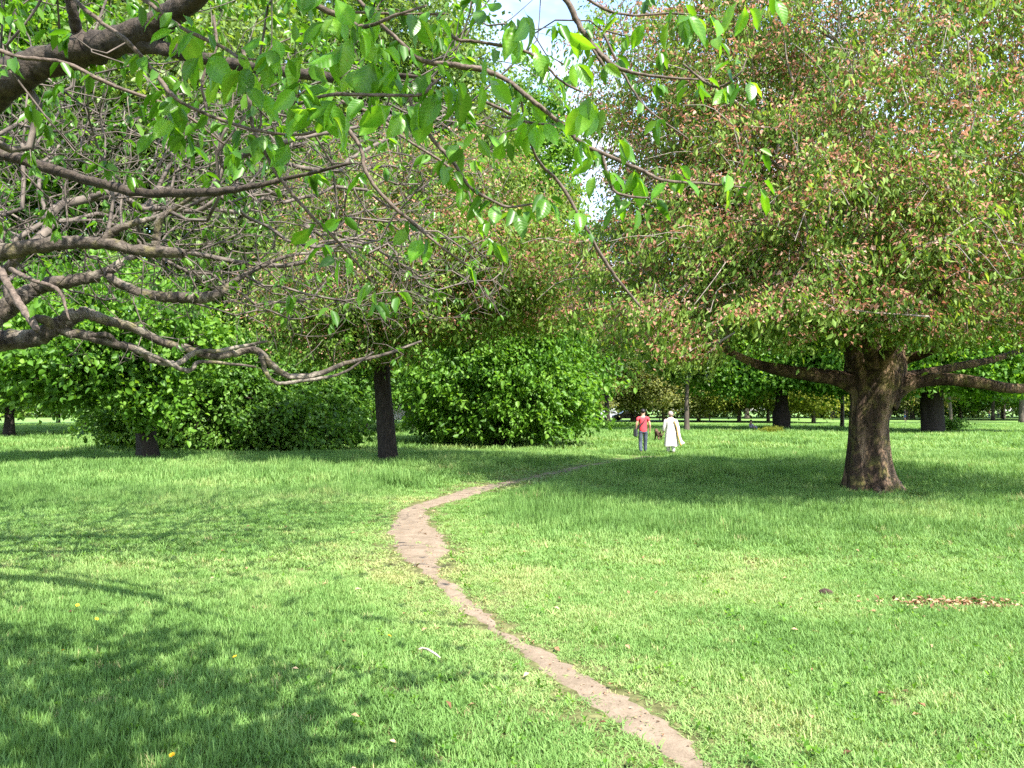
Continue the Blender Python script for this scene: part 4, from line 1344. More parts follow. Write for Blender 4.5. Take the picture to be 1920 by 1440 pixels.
def grass_points(n, y0, y1, marg, foot, hm=1.0, rng=None):
    y = np.sqrt(rng.random(n) * (y1 ** 2 - y0 ** 2) + y0 ** 2)
    hw = y * 960 / F + marg
    x = rng.uniform(-1, 1, n) * hw
    h, pd = height_field(x, y)
    jag = (vnoise(x, y, 0.16, 41) - 0.5) * 0.22 + (vnoise(x, y, 0.5, 42) - 0.5) * 0.12
    keep = rng.random(n) < np.clip(0.035 + (pd + jag + 0.035) / 0.13, 0.03, 1) + 0.95 * sstep(15.8, 18.5, y)
    keep &= ~((pd < 0.5) & (rng.random(n) < 0.3 * (1 - pd / 0.5)))
    for (cx, cy_, wx_, wy_) in PATCH_W:
        q = ((x - cx) / wx_) ** 2 + ((y - cy_) / wy_) ** 2
        keep &= ~((q < 0.85) & (rng.random(n) < 0.80))
    keep &= np.hypot(x - rb[0], y - rb[1]) > 0.44
    keep &= np.hypot(x - bb[0], y - bb[1]) > 0.3
    keep &= np.hypot(x - cb[0], y - cb[1]) > 0.3
    x, y, h, pd = x[keep], y[keep], h[keep], pd[keep]
    m = len(x)
    hh = h * rng.uniform(0.65, 1.35, m) * hm
    t = 0.46 + 0.42 * (vnoise(x, y, 2.2, 21) - 0.5) + 0.36 * (vnoise(x, y, 0.45, 22) - 0.5) + rng.normal(size=m) * 0.10
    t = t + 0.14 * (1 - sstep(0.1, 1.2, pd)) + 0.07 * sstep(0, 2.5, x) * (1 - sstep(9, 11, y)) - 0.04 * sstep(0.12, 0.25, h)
    t = np.clip(t, 0.02, 0.93)
    dry = rng.random(m) < (0.008 * (y < 11) + 0.002 + 0.035 * (y < 14) * (vnoise(x, y, 1.6, 25) > 0.68) * (x > 0))
    t[dry] = 1.0
    fx = foot * rng.uniform(0.8, 1.3, m)
    return np.stack([x, y, gz(x, y) - 0.004], -1), np.stack([fx, fx, hh], -1), np.stack([rng.normal(size=m) * .1, rng.normal(size=m) * .1, rng.random(m) * 6.28], -1), t


def tuft_mesh(k, nb, wdt, curl):
    """Unit tuft: footprint radius 1, blade height 1."""
    rs = np.random.default_rng(900 + k)
    acc_v, acc_f = [], []
    n0 = 0
    for b in range(nb):
        a = rs.random() * 6.28
        r = math.sqrt(rs.random())
        p = np.array([math.cos(a) * r, math.sin(a) * r, 0])
        yaw = rs.random() * 6.28
        dirv = np.array([math.cos(yaw), math.sin(yaw), 0])
        side = np.array([-dirv[1], dirv[0], 0])
        hgt = rs.uniform(0.5, 1.0)
        lean = rs.uniform(0.1, curl)
        w = wdt * rs.uniform(0.7, 1.3)
        pts = []
        for t in (0, 0.45, 0.8, 1.0):
            c = p + dirv * lean * t * t + np.array([0, 0, hgt * t * (1 - 0.15 * t)])
            ww = w * (1 - t) ** 0.6 if t < 1 else 0
            if t < 1:
                pts += [c - side * ww, c + side * ww]
            else:
                pts.append(c)
        acc_v += pts
        acc_f += [(n0, n0 + 1, n0 + 3), (n0, n0 + 3, n0 + 2), (n0 + 2, n0 + 3, n0 + 5), (n0 + 2, n0 + 5, n0 + 4), (n0 + 4, n0 + 5, n0 + 6)]
        n0 += 7
    me = np_mesh('tuft', np.array(acc_v), [np.array(acc_f)])
    me.materials.append(M_grass)
    return bpy.data.objects.new('tuft', me)


rg = np.random.default_rng(303)
P_near = [tuft_mesh(k, 22, 0.060, 0.9) for k in range(4)]
P_mid = [tuft_mesh(10 + k, 26, 0.055, 0.8) for k in range(3)]
P_far = [tuft_mesh(20 + k, 40, 0.040, 0.6) for k in range(3)]
g1 = grass_points(29000, 3.3, 8.0, 1.3, 0.062, rng=rg)
g2 = grass_points(25000, 8.0, 16.0, 1.5, 0.10, 1.05, rng=rg)
g3 = grass_points(24000, 16.0, 32.0, 2.0, 0.17, 1.1, rng=rg)
g4 = grass_points(20000, 32.0, 85.0, 3.0, 0.42, 1.5, rng=rg)
scatter('lawn_grass', *g1, P_near, M_grass)
scatter('meadow_grass', *g2, P_mid, M_grass)
scatter('meadow_grass', *g3, P_mid, M_grass)
scatter('far_grass', *g4, P_far, M_grass)

# ------------------------------------------------------------------ small things on the lawn
M_yel = plain_mat('dandelion_yellow', (0.75, 0.42, 0.01), (0.85, 0.55, 0.02), 0.6, 60)
M_stem = plain_mat('flower_stem', (0.07, 0.16, 0.03), (0.12, 0.2, 0.05), 0.5, 30)
acc = Acc()
rs = np.random.default_rng(4)
for layer, (nr, r_, z_) in enumerate([(16, 1.0, 0.0), (14, 0.75, 0.18), (10, 0.45, 0.32)]):
    for q in range(nr):
        a_ = q / nr * 6.283 + layer * .3
        d_ = np.array([math.cos(a_), math.sin(a_), 0])
        s_ = np.array([-d_[1], d_[0], 0]) * 0.16
        p0, p1 = np.array([0, 0, z_]), d_ * r_ + np.array([0, 0, z_ + 0.12 - 0.05 * layer])
        acc.add(np.array([p0 - s_ * .4, p0 + s_ * .4, p1 * .7 + np.array([0, 0, z_ * .3]) + s_, p1 * .7 + np.array([0, 0, z_ * .3]) - s_, p1]),
                [np.array([[0, 1, 2, 3]]), np.array([[3, 2, 4]])])
fl_me = acc.mesh('flower_head', smooth=False)
acc = Acc()
tube(acc, [(0, 0, -.01), (.004, 0, .04), (0, 0, .09)], [.0022, .002, .002], 5)
st_me = acc.mesh('stem')
DL = [(145, 1143, 'dandelion at the upper rim of the lawn shadow, left of all others'),
      (181, 1168, 'dandelion just inside the top of the lawn shadow'),
      (90, 1233, 'shaded dandelion nearest the left edge of the lawn'),
      (118, 1227, 'small shaded dandelion beside the one nearest the left edge'),
      (440, 1235, 'dandelion on the sunny right rim of the lawn shadow'),
      (322, 1432, 'dandelion at the very bottom of the shaded lawn'),
      (730, 1196, 'dandelion in full sun left of the narrow path')]
for q, (px, py, lab) in enumerate(DL):
    g_ = G(px, py + 14)
    t_ = thing('dandelion', lab, 'flower', (g_[0], g_[1], float(gz(g_[0], g_[1]))), q * 1.3, 'dandelions in the lawn')
    o = link_mesh('flower_head', fl_me, M_yel, t_)
    o.location = (0, 0, .085)
    k_ = 0.0155 if q != 3 else 0.012
    o.scale = (k_, k_, k_)
    o.rotation_euler = (0.5 + .2 * math.sin(q), 0.2 * math.cos(q * 2), 0)
    link_mesh('stem', st_me, M_stem, t_)

# fallen stick, dark clod, litter
M_stick = plain_mat('dry_stick', (0.32, 0.26, 0.20), (0.46, 0.40, 0.33), 0.8, 40)
acc = Acc()
c_ = G(806, 1240)
z0 = float(gz(c_[0], c_[1])) + 0.075
tube(acc, [(-.07, .10, .0), (-.02, .03, .012), (.04, -.05, .006), (.075, -.08, -.01)], [.007, .008, .007, .004], 6)
tube(acc, [(-.02, .03, .012), (-.05, .00, .03), (-.07, -.03, .03)], [.005, .004, .003], 5)
o = link_mesh('fallen_stick', acc.mesh('fallen_stick'), M_stick)
o.location = (c_[0], c_[1], z0)
tag(o, 'pale dry forked stick lying on sunny grass left of the path', 'stick')


def lump(name, px, py, r, mat, label, cat, seed, lift=0.0):
    rs = np.random.default_rng(seed)
    me = bpy.data.meshes.new(name)
    import bmesh
    bm = bmesh.new()
    bmesh.ops.create_icosphere(bm, subdivisions=3, radius=1)
    for v in bm.verts:
        k = 0.75 + 0.5 * float(vnoise(v.co.x * 1.3 + v.co.z, v.co.y * 1.3 - v.co.z, 0.6, seed))
        v.co = Vector((v.co.x * r * k * 1.3, v.co.y * r * k, max(v.co.z, -.4) * r * k * .6))
    bm.to_mesh(me)
    bm.free()
    o = link_mesh(name, me, mat)
    g_ = G(px, py)
    o.location = (g_[0], g_[1], float(gz(g_[0], g_[1])) + lift)
    return tag(o, label, cat)


M_clod = plain_mat('dark_clod', (0.02, 0.013, 0.008), (0.07, 0.045, 0.03), 0.9, 25, bump=0.6)
lump('earth_clod', 1549, 1116, 0.045, M_clod, 'dark lump of earth on the grass left of the bare brown patch', 'clod', 5, 0.045)

M_dead = leaf_mat('dead_leaf_litter', [(0.0, (0.10, 0.05, 0.025)), (0.5, (0.25, 0.14, 0.075)), (1.0, (0.42, 0.29, 0.18))], trans=0.1, rough=0.8, spec=0.2)
lp, ld = [], []
rs = np.random.default_rng(8)
for (cx, cy_, wx_, wy_), k_ in zip(PATCH_W, (380, 260, 360, 260, 130)):
    a_ = rs.random(k_) * 6.28
    r_ = np.abs(rs.normal(size=k_)) * 0.95
    x_, y_ = cx + np.cos(a_) * r_ * wx_, cy_ + np.sin(a_) * r_ * wy_
    lp.append(np.stack([x_, y_, gz(x_, y_) + rs.uniform(.012, .05, k_)], -1))
k_ = 420
x_, y_ = rs.uniform(-4, 9, k_), 3.5 + 13 * rs.random(k_) ** 1.2
lp.append(np.stack([x_, y_, gz(x_, y_) + rs.uniform(.02, .06, k_)], -1))
k_ = 500
y_ = rs.uniform(3.4, 16, k_)
l_, r2_ = path_edges(y_)
x_ = l_ + (r2_ - l_) * rs.random(k_)
n_path = k_
lp.append(np.stack([x_, y_, gz(x_, y_) + .016], -1))
lp = np.concatenate(lp)
ld = unit(rs.normal(size=(len(lp), 3)) * np.array([1, 1, .25]))
ll = rs.uniform(.03, .07, len(lp))
ll[-n_path:] *= 0.4
cloud_obj('leaf_litter', [leaf_arrays(lp, ld, ll, ll * .5, rs.random(len(lp)), up=1.5, rng=rs)], M_dead, None, (0, 0, 0))

# broad leaved weeds in the lawn
k_ = 900
y_ = 3.4 + 10 * rs.random(k_) ** 1.3
x_ = rs.uniform(-1, 1, k_) * (y_ * .66 + 1)
ok_ = (path_dist(x_, y_) > .08) & (vnoise(x_, y_, 1.2, 51) > .42)
x_, y_ = x_[ok_], y_[ok_]
a_ = rs.random(len(x_)) * 6.28
spray_crown('lawn_weeds', np.stack([x_, y_, gz(x_, y_) + .035], -1), np.stack([np.cos(a_), np.sin(a_), a_ * 0], -1), M_leaf_lime, None, rs, kscl=1.0,
            per=7, sig=0.022, L=0.036, wr=0.6, hang=-0.25, outw=0.0, rnd=0.9, up=1.6, flat=0.3)

# weeds at tree feet
for (px, py, w_, h_, mt, lab, nm, n_p) in [
        (1446, 812, 0.7, 0.32, M_leaf_yellow, 'yellow green weeds between the picnicker and the burred tree foot', 'weed_clump', 60),
        (1786, 811, 0.9, 0.95, M_leaf_bush, 'dark upright suckers beside the very thick trunk', 'sucker_shrub', 70),
        (760, 812, 2.2, 1.0, M_leaf_bush, 'low dark shrub right of the straight cherry trunk, farther off', 'low_shrub', 90),
        (1120, 806, 3.0, 0.55, M_leaf_lime, 'long low clump of rough weeds left of the man in red', 'weed_clump', 120)]:
    g_ = G(px, py)
    rs = np.random.default_rng(int(px))
    t_ = thing(nm, lab, 'plant', (g_[0], g_[1], 0))
    pc = np.stack([rs.normal(size=n_p) * w_ * .5, rs.normal(size=n_p) * .5, rs.random(n_p) * h_], -1)
    cloud_obj('foliage', [leaf_cloud(pc, np.tile([0, 0, 1.0], (n_p, 1)), 22, .12, .16, wr=.5, hang=-.3, rng=rs)], mt, t_, (0, 0, 0))
    acc = Acc()
    for p_ in pc[::3]:
        tube(acc, [(p_[0] * .8, p_[1], -.02), (p_[0] * .9, p_[1], p_[2] * .5), tuple(p_)], [.012, .010, .006], 4, cap=False)
    link_mesh('stems', acc.mesh('stems'), M_stem, t_, 'stuff')

# ------------------------------------------------------------------ people
M_skin = plain_mat('skin', (0.36, 0.21, 0.14), (0.42, 0.26, 0.18), 0.55, 12)
M_hair = plain_mat('black_hair', (0.008, 0.007, 0.007), (0.02, 0.016, 0.014), 0.5, 50)
M_red = plain_mat('red_cotton', (0.50, 0.045, 0.06), (0.60, 0.07, 0.085), 0.85, 9, 0.2)
M_jean = plain_mat('dark_denim', (0.035, 0.045, 0.065), (0.075, 0.09, 0.12), 0.85, 9, 0.2)
M_white = plain_mat('white_cotton', (0.50, 0.48, 0.43), (0.58, 0.56, 0.51), 0.85, 6, 0.2)
M_ochre = plain_mat('ochre_border', (0.38, 0.18, 0.04), (0.55, 0.32, 0.10), 0.85, 9, 0.2)
M_mauve = plain_mat('mauve_cloth', (0.30, 0.22, 0.20), (0.40, 0.31, 0.28), 0.85, 20, 0.2)
M_blackc = plain_mat('black_canvas', (0.012, 0.013, 0.018), (0.03, 0.032, 0.04), 0.6, 30)
M_lav = plain_mat('lavender_cloth', (0.30, 0.27, 0.38), (0.42, 0.38, 0.50), 0.85, 9, 0.2)
M_maroon = plain_mat('maroon_blanket', (0.10, 0.025, 0.035), (0.20, 0.06, 0.07), 0.9, 9, 0.1)
M_blue = plain_mat('blue_cloth', (0.07, 0.13, 0.32), (0.12, 0.2, 0.42), 0.85, 9, 0.2)
M_pink = plain_mat('pink_cloth', (0.48, 0.22, 0.28), (0.6, 0.32, 0.36), 0.85, 9, 0.2)
M_fur = plain_mat('brown_fur', (0.035, 0.022, 0.015), (0.12, 0.075, 0.05), 0.9, 14, 0.1, 0.3)


def skin(name, V, E, rad, mat, parent, sub=2):
    me = bpy.data.meshes.new(name)
    me.from_pydata([tuple(v) for v in V], E, [])
    o = link_mesh(name, me, mat, parent)
    md = o.modifiers.new('skin', 'SKIN')
    md.use_smooth_shade = True
    for i, r in enumerate(rad):
        d = me.skin_vertices[0].data[i]
        d.radius = (r, r) if np.isscalar(r) else r
        d.use_root = (i == 0)
    ss = o.modifiers.new('sub', 'SUBSURF')
    ss.levels = ss.render_levels = sub
    return o


def body(parent, H, arms, legs, mat=M_skin):
    """Standing body facing +Y. arms/legs: ((elbow, wrist), ...) and ((knee, ankle), ...) offsets at height 1 scale."""
    V = [(0, 0, .53), (0, 0, .62), (0, .0, .74), (0, -.005, .815), (0, .0, .86), (0, .012, .905), (0, .014, .955), (0, .0, .985)]
    r = [(.075, .055), (.07, .05), (.085, .055), (.05, .035), (.03, .03), (.042, .048), (.044, .052), (.028, .034)]
    E = [(i, i + 1) for i in range(7)]
    V += [(0, .066, .925), (-.046, .01, .93), (.046, .01, .93)]          # nose and ears
    r += [.008, .010, .010]
    E += [(5, 8), (5, 9), (5, 10)]
    for sx_, (el, wr) in zip((-1, 1), arms):
        k = len(V)
        V += [(sx_ * .105, 0, .805), el, wr]
        r += [.034, .026, .017]
        E += [(3, k), (k, k + 1), (k + 1, k + 2)]
        d = np.array(wr) - np.array(el)
        d = d / np.linalg.norm(d)
        palm = np.array(wr) + d * .03
        V.append(tuple(palm))
        r.append(.014)
        E.append((k + 2, k + 3))
        for q, (off, ln) in enumerate([(-.018, .040), (-.006, .048), (.006, .046), (.017, .036), (-.028, .018)]):
            V.append(tuple(palm + np.array([0, off, 0]) + d * ln + np.array([-sx_ * .006, 0, 0])))
            r.append(.0052)
            E.append((k + 3, len(V) - 1))
    for sx_, (kn, an, toe) in zip((-1, 1), legs):
        k = len(V)
        V += [(sx_ * .052, 0, .50), kn, an, toe]
        r += [.050, .033, .022, .018]
        E += [(0, k), (k, k + 1), (k + 1, k + 2), (k + 2, k + 3)]
    V = [tuple(c * H for c in v) for v in V]
    r = [tuple(c * H for c in x) if not np.isscalar(x) else x * H for x in r]
    return skin('body', V, E, r, mat, parent)


def cap_mesh(name, c, rx, ry, rz, zcut, mat, parent, seed=0):
    import bmesh
    bm = bmesh.new()
    bmesh.ops.create_uvsphere(bm, u_segments=18, v_segments=12, radius=1)
    for v in bm.verts:
        k = 1 + 0.06 * (float(vnoise(v.co.x * 3, v.co.y * 3 + v.co.z * 2, 0.5, seed)) - .5)
        v.co = Vector((c[0] + v.co.x * rx * k, c[1] + v.co.y * ry * k, c[2] + max(v.co.z, zcut) * rz * k))
    me = bpy.data.meshes.new(name)
    bm.to_mesh(me)
    bm.free()
    for p_ in me.polygons:
        p_.use_smooth = True
    return link_mesh(name, me, mat, parent)


# man in red
g_ = G(1206, 852)
Hm = 1.66
man = thing('person', 'man walking away in red short sleeved shirt and dark jeans, black bag at his side', 'person', (g_[0], g_[1], 0.0), 0.08)
legs = [((-.058, .012, .27), (-.060, -.045, .045), (-.064, .03, .022)), ((.056, .035, .275), (.060, .05, .045), (.064, .125, .018))]
arms = [((-.150, -.01, .665), (-.158, .045, .53)), ((.150, -.02, .66), (.158, .02, .525))]
body(man, Hm, arms, legs)
S_ = lambda v: tuple(c * Hm for c in v)
skin('shirt', [S_(v) for v in [(0, 0, .452), (0, 0, .58), (0, 0, .72), (0, -.005, .805), (0, 0, .842), (-.112, 0, .806), (-.140, -.005, .725), (.108, 0, .806), (.140, -.01, .725)]],
     [(0, 1), (1, 2), (2, 3), (3, 4), (3, 5), (5, 6), (3, 7), (7, 8)],
     [S_(x) for x in [(.104, .082), (.096, .074), (.100, .068), (.068, .048), (.040, .038), (.048, .048), (.042, .042), (.048, .048), (.042, .042)]], M_red, man)
skin('trousers', [S_(v) for v in [(0, 0, .535), (-.054, 0, .49), (-.060, .012, .27), (-.062, -.043, .055), (.054, 0, .49), (.058, .035, .275), (.062, .05, .055)]],
     [(0, 1), (1, 2), (2, 3), (0, 4), (4, 5), (5, 6)], [S_(x) for x in [(.070, .054), (.058, .058), (.046, .046), (.038, .038), (.058, .058), (.046, .046), (.038, .038)]], M_jean, man)
cap_mesh('hair', S_((0, .004, .958)), .053 * Hm, .060 * Hm, .052 * Hm, -.9, M_hair, man, 3)
for sx_, an, toe in ((-1, (-.060, -.05, .022), (-.066, .05, .018)), (1, (.060, .045, .022), (.066, .145, .018))):
    skin('shoe', [S_(an), S_(((an[0] + toe[0]) / 2, (an[1] + toe[1]) / 2, .022)), S_(toe)], [(0, 1), (1, 2)], [.040, .042, .034], M_blackc, man, 1)

# shoulder bag with strap
bag = thing('shoulder_bag', 'black shoulder bag hanging at the left hip of the man in red', 'bag', (g_[0], g_[1], 0.0), 0.08)
import bmesh as _bm


def box_mesh(name, sx_, sy_, sz_, bev=0.02, taper=1.0):
    b = _bm.new()
    _bm.ops.create_cube(b, size=1)
    for v in b.verts:
        k = taper if v.co.z > 0 else 1
        v.co = Vector((v.co.x * sx_ * k, v.co.y * sy_ * k, v.co.z * sz_))
    if bev:
        _bm.ops.bevel(b, geom=list(b.edges), offset=bev, segments=2, affect='EDGES')
    me = bpy.data.meshes.new(name)
    b.to_mesh(me)
    b.free()
    return me


o = link_mesh('pouch', box_mesh('pouch', .13, .30, .30, .035, .85), M_blackc, bag)
o.location = (-.29, -.03, .80)
acc = Acc()
sp = spline([(-.25, -.10, .93), (-.12, -.145, 1.10), (.02, -.135, 1.25), (.09, -.085, 1.37), (.10, .0, 1.42), (.05, .10, 1.32), (-.10, .14, 1.10), (-.25, .05, .93)], 40)
tube(acc, sp, np.full(40, .018), 6)
link_mesh('strap', acc.mesh('strap'), M_blackc, bag)

# figure in white
g2_ = G(1258, 853)
Hw = 1.58
wom = thing('person', 'person walking away in long white tunic and white trousers, head covered', 'person', (g2_[0], g2_[1], 0.0), -0.05)
legs = [((-.05, .02, .27), (-.055, .05, .045), (-.055, .12, .018)), ((.05, .0, .27), (.055, -.03, .045), (.058, .045, .02))]
arms = [((-.150, .01, .65), (-.165, .06, .52)), ((.150, -.02, .66), (.165, .02, .54))]
body(wom, Hw, arms, legs)
S_ = lambda v: tuple(c * Hw for c in v)
# tunic: lofted rings, flaring to a folded hem
rings = [(.865, .045, .042), (.84, .075, .052), (.81, .110, .064), (.77, .118, .072), (.70, .110, .072), (.62, .105, .074), (.54, .122, .088), (.44, .132, .096), (.34, .140, .102), (.25, .148, .108), (.205, .150, .110)]
v, f = [], []
ns = 36
for k, (z, rx, ry) in enumerate(rings):
    fold_ = 0.20 * k / len(rings)
    for q in range(ns):
        a_ = q / ns * 6.2832
        m_ = 1 + fold_ * (math.sin(5 * a_ + k * .15) * .7 + math.sin(9 * a_ + 1) * .4)
        v.append(S_((math.cos(a_) * rx * m_ + .01 * k / len(rings), math.sin(a_) * ry * m_, z + (0.006 * math.sin(3 * a_) if k == len(rings) - 1 else 0))))
i_, j_ = np.meshgrid(np.arange(len(rings) - 1), np.arange(ns), indexing='ij')
f = np.stack([i_ * ns + j_, i_ * ns + (j_ + 1) % ns, (i_ + 1) * ns + (j_ + 1) % ns, (i_ + 1) * ns + j_], -1).reshape(-1, 4)[:, ::-1]
link_mesh('tunic', np_mesh('tunic', np.array(v), [f], smooth=True), M_white, wom)
for sx_, el, wr in ((-1, arms[0][0], arms[0][1]), (1, arms[1][0], arms[1][1])):
    skin('sleeve', [S_((sx_ * .085, 0, .812)), S_((sx_ * .118, 0, .785)), S_(el), S_(tuple(np.array(el) * .1 + np.array(wr) * .9))], [(0, 1), (1, 2), (2, 3)], [.075, .075, .066, .055], M_white, wom)
for sx_, lg in zip((-1, 1), legs):
    skin('trouser_leg', [S_((sx_ * .05, 0, .46)), S_(lg[0]), S_(tuple(np.array(lg[1]) + [0, 0, .012]))], [(0, 1), (1, 2)], [.09, .082, .062], M_white, wom)
    skin('shoe', [S_((lg[1][0], lg[1][1] - .01, .022)), S_(lg[2])], [(0, 1)], [.038, .03], M_white, wom, 1)
cap_mesh('head_scarf', S_((0, .004, .945)), .060 * Hw, .066 * Hw, .066 * Hw, -.95, M_mauve, wom, 5)
# shawl hanging at the right side with an ochre border
sc = thing('shawl', 'white shawl with ochre border trailing at the right side of the figure in white', 'shawl', (g2_[0], g2_[1], 0.0), -0.05)


def sheet(name, rows, mat, parent, th=0.008):
    rows = [spline(r_, 16) for r_ in rows]
    v = np.concatenate(rows)
    i_, j_ = np.meshgrid(np.arange(len(rows) - 1), np.arange(15), indexing='ij')
    b_ = (i_ * 16 + j_).reshape(-1)
    o = link_mesh(name, np_mesh(name, v, [np.stack([b_, b_ + 1, b_ + 17, b_ + 16], -1)], smooth=True), mat, parent)
    s_ = o.modifiers.new('solid', 'SOLIDIFY')
    s_.thickness = th
    return o


sheet('cloth', [[(.10, -.13, 1.28), (.20, -.13, 1.02), (.24, -.13, .75), (.31, -.14, .50), (.36, -.13, .36)],
                [(.17, -.10, 1.30), (.27, -.11, 1.02), (.30, -.13, .75), (.38, -.11, .50), (.46, -.10, .42)],
                [(.21, -.02, 1.30), (.31, -.04, 1.02), (.335, -.05, .75), (.41, -.03, .52), (.50, -.02, .45)],
                [(.20, .06, 1.28), (.30, .05, 1.02), (.32, .04, .75), (.39, .05, .52), (.47, .05, .44)]], M_white, sc)
sheet('border', [[(.075, -.145, 1.24), (.172, -.145, 1.02), (.215, -.145, .75), (.285, -.155, .50), (.335, -.145, .33)],
                 [(.105, -.142, 1.26), (.203, -.142, 1.02), (.243, -.142, .75), (.314, -.152, .50), (.366, -.142, .345)]], M_ochre, sc)

# dog ahead of them
gd = G(1235, 829)
dog = thing('dog', 'small brown dog trotting ahead between the man in red and the figure in white', 'dog', (gd[0], gd[1], 0), 0.15)
V = [(0, -.20, .42), (0, .0, .43), (0, .22, .43), (0, .34, .52), (0, .40, .60), (0, .50, .58), (0, .57, .56), (0, -.28, .46), (-.01, -.36, .56), (-.02, -.38, .64),
     (-.05, .38, .67), (.05, .38, .67)]
E = [(0, 1), (1, 2), (2, 3), (3, 4), (4, 5), (5, 6), (0, 7), (7, 8), (8, 9), (4, 10), (4, 11)]
r = [.12, .115, .14, .09, .08, .055, .035, .04, .026, .014, .022, .022]
for sx_ in (-1, 1):
    k = len(V)
    V += [(sx_ * .085, -.20, .34), (sx_ * .09, -.12 + .05 * sx_, .26), (sx_ * .09, -.25 + .05 * sx_, .14), (sx_ * .09, -.22 + .05 * sx_, .02), (sx_ * .09, -.17 + .05 * sx_, .018)]
    r += [.07, .052, .03, .024, .022]
    E += [(0, k), (k, k + 1), (k + 1, k + 2), (k + 2, k + 3), (k + 3, k + 4)]
    k = len(V)
    V += [(sx_ * .08, .24, .34), (sx_ * .08, .22 - .05 * sx_, .20), (sx_ * .08, .25 - .07 * sx_, .02), (sx_ * .08, .30 - .07 * sx_, .018)]
    r += [.06, .036, .024, .022]
    E += [(2, k), (k, k + 1), (k + 1, k + 2), (k + 2, k + 3)]
skin('body', V, E, r, M_fur, dog)


def sitter(px, py, label, top, bottom, blanket=False, rz=1.2, k=1.0):
    g_ = G(px, py)
    t_ = thing('person', label, 'person', (g_[0], g_[1], 0.02), rz)
    V = [(0, 0, .10), (-.02, -.06, .32), (-.03, -.10, .50), (-.02, -.10, .60), (0, -.07, .70), (0, -.06, .82),
         (-.18, -.10, .48), (-.26, .02, .28), (-.20, .20, .20), (.18, -.10, .48), (.26, .02, .28), (.2, .2, .22),
         (-.10, .05, .10), (-.16, .42, .34), (-.14, .66, .06), (-.14, .78, .06), (.10, .05, .10), (.16, .45, .20), (.14, .80, .05), (.14, .92, .07)]
    E = [(0, 1), (1, 2), (2, 3), (3, 4), (4, 5), (2, 6), (6, 7), (7, 8), (2, 9), (9, 10), (10, 11), (0, 12), (12, 13), (13, 14), (14, 15), (0, 16), (16, 17), (17, 18), (18, 19)]
    r = [.13, .12, .12, .055, .085, .075, .055, .042, .03, .055, .042, .03, .09, .065, .045, .035, .09, .065, .045, .035]
    skin('body', [tuple(c * k for c in v) for v in V], E, [x * k for x in r], M_skin, t_, 1)
    skin('top', [tuple(c * k for c in v) for v in [(0, 0, .14), (-.02, -.06, .32), (-.03, -.10, .50), (-.02, -.10, .57), (-.18, -.10, .48), (-.25, .0, .31), (.18, -.10, .48), (.25, .0, .31)]],
         [(0, 1), (1, 2), (2, 3), (2, 4), (4, 5), (2, 6), (6, 7)], [x * k for x in (.155, .145, .14, .07, .072, .058, .072, .058)], top, t_, 1)
    skin('trousers', [tuple(c * k for c in v) for v in [(0, 0, .10), (-.10, .05, .11), (-.16, .42, .34), (-.14, .62, .10), (.10, .05, .11), (.16, .45, .20), (.14, .76, .07)]],
         [(0, 1), (1, 2), (2, 3), (0, 4), (4, 5), (5, 6)], [x * k for x in (.14, .11, .08, .06, .11, .08, .06)], bottom, t_, 1)
    cap_mesh('hair', (0, -.075 * k, .77 * k), .085 * k, .09 * k, .095 * k, -.5, M_hair, t_, 7)
    if blanket:
        b_ = np.linspace(-1, 1, 11)
        X, Y_ = np.meshgrid(b_ * 1.0, b_ * .75, indexing='ij')
        Z = .02 + .02 * vnoise(X, Y_, .3, 6)
        v = np.stack([X + g_[0], Y_ + g_[1] + .1, Z], -1).reshape(-1, 3)
        i_, j_ = np.meshgrid(np.arange(10), np.arange(10), indexing='ij')
        q = (i_ * 11 + j_).ravel()
        o = link_mesh('picnic_blanket', np_mesh('picnic_blanket', v, [np.stack([q, q + 11, q + 12, q + 1], -1)], smooth=True), M_maroon)
        s_ = o.modifiers.new('solid', 'SOLIDIFY')
        s_.thickness = .02
        tag(o, 'dark red blanket spread on the grass under the seated picnicker', 'blanket')


sitter(1410, 808, 'person in lavender top sitting on a dark red blanket in the far meadow', M_lav, M_lav, True, -1.3)
sitter(642, 818, 'person in pink top sitting low beside slim trunks under dark leaves', M_pink, M_blackc, False, 0.4, 0.95)


def stander(px, py, H, label, top, bottom, short=False, rz=0.0):
    g_ = G(px, py)
    t_ = thing('person', label, 'person', (g_[0], g_[1], 0.0), rz)
    lg = [((-.055, .05, .275), (-.06, -.02, .05), (-.06, .05, .02)), ((.055, -.01, .27), (.06, -.10, .08), (.06, -.05, .03))]
    am = [((-.150, -.03, .66), (-.15, .08, .58)), ((.150, -.03, .66), (.15, .06, .57))]
    body(t_, H, am, lg)
    S_ = lambda v: tuple(c * H for c in v)
    skin('shirt', [S_(v) for v in [(0, 0, .53), (0, 0, .64), (0, 0, .73), (0, 0, .81), (-.11, 0, .8), (-.145, -.02, .71), (.11, 0, .8), (.145, -.02, .71)]],
         [(0, 1), (1, 2), (2, 3), (3, 4), (4, 5), (3, 6), (6, 7)], [x * H for x in (.085, .08, .088, .058, .045, .04, .045, .04)], top, t_, 1)
    zk = .33 if short else .06
    skin('trousers', [S_(v) for v in [(0, 0, .54), (-.054, 0, .48), (-.056, .03, .34), (-.058, -.01 if not short else .03, zk), (.054, 0, .48), (.056, 0, .34), (.058, -.08 if not short else 0, zk + .01)]],
         [(0, 1), (1, 2), (2, 3), (0, 4), (4, 5), (5, 6)], [x * H for x in (.08, .062, .052, .045, .062, .052, .045)], bottom, t_, 1)
    cap_mesh('hair', S_((0, .004, .958)), .052 * H, .060 * H, .052 * H, -.5, M_hair, t_, 2)


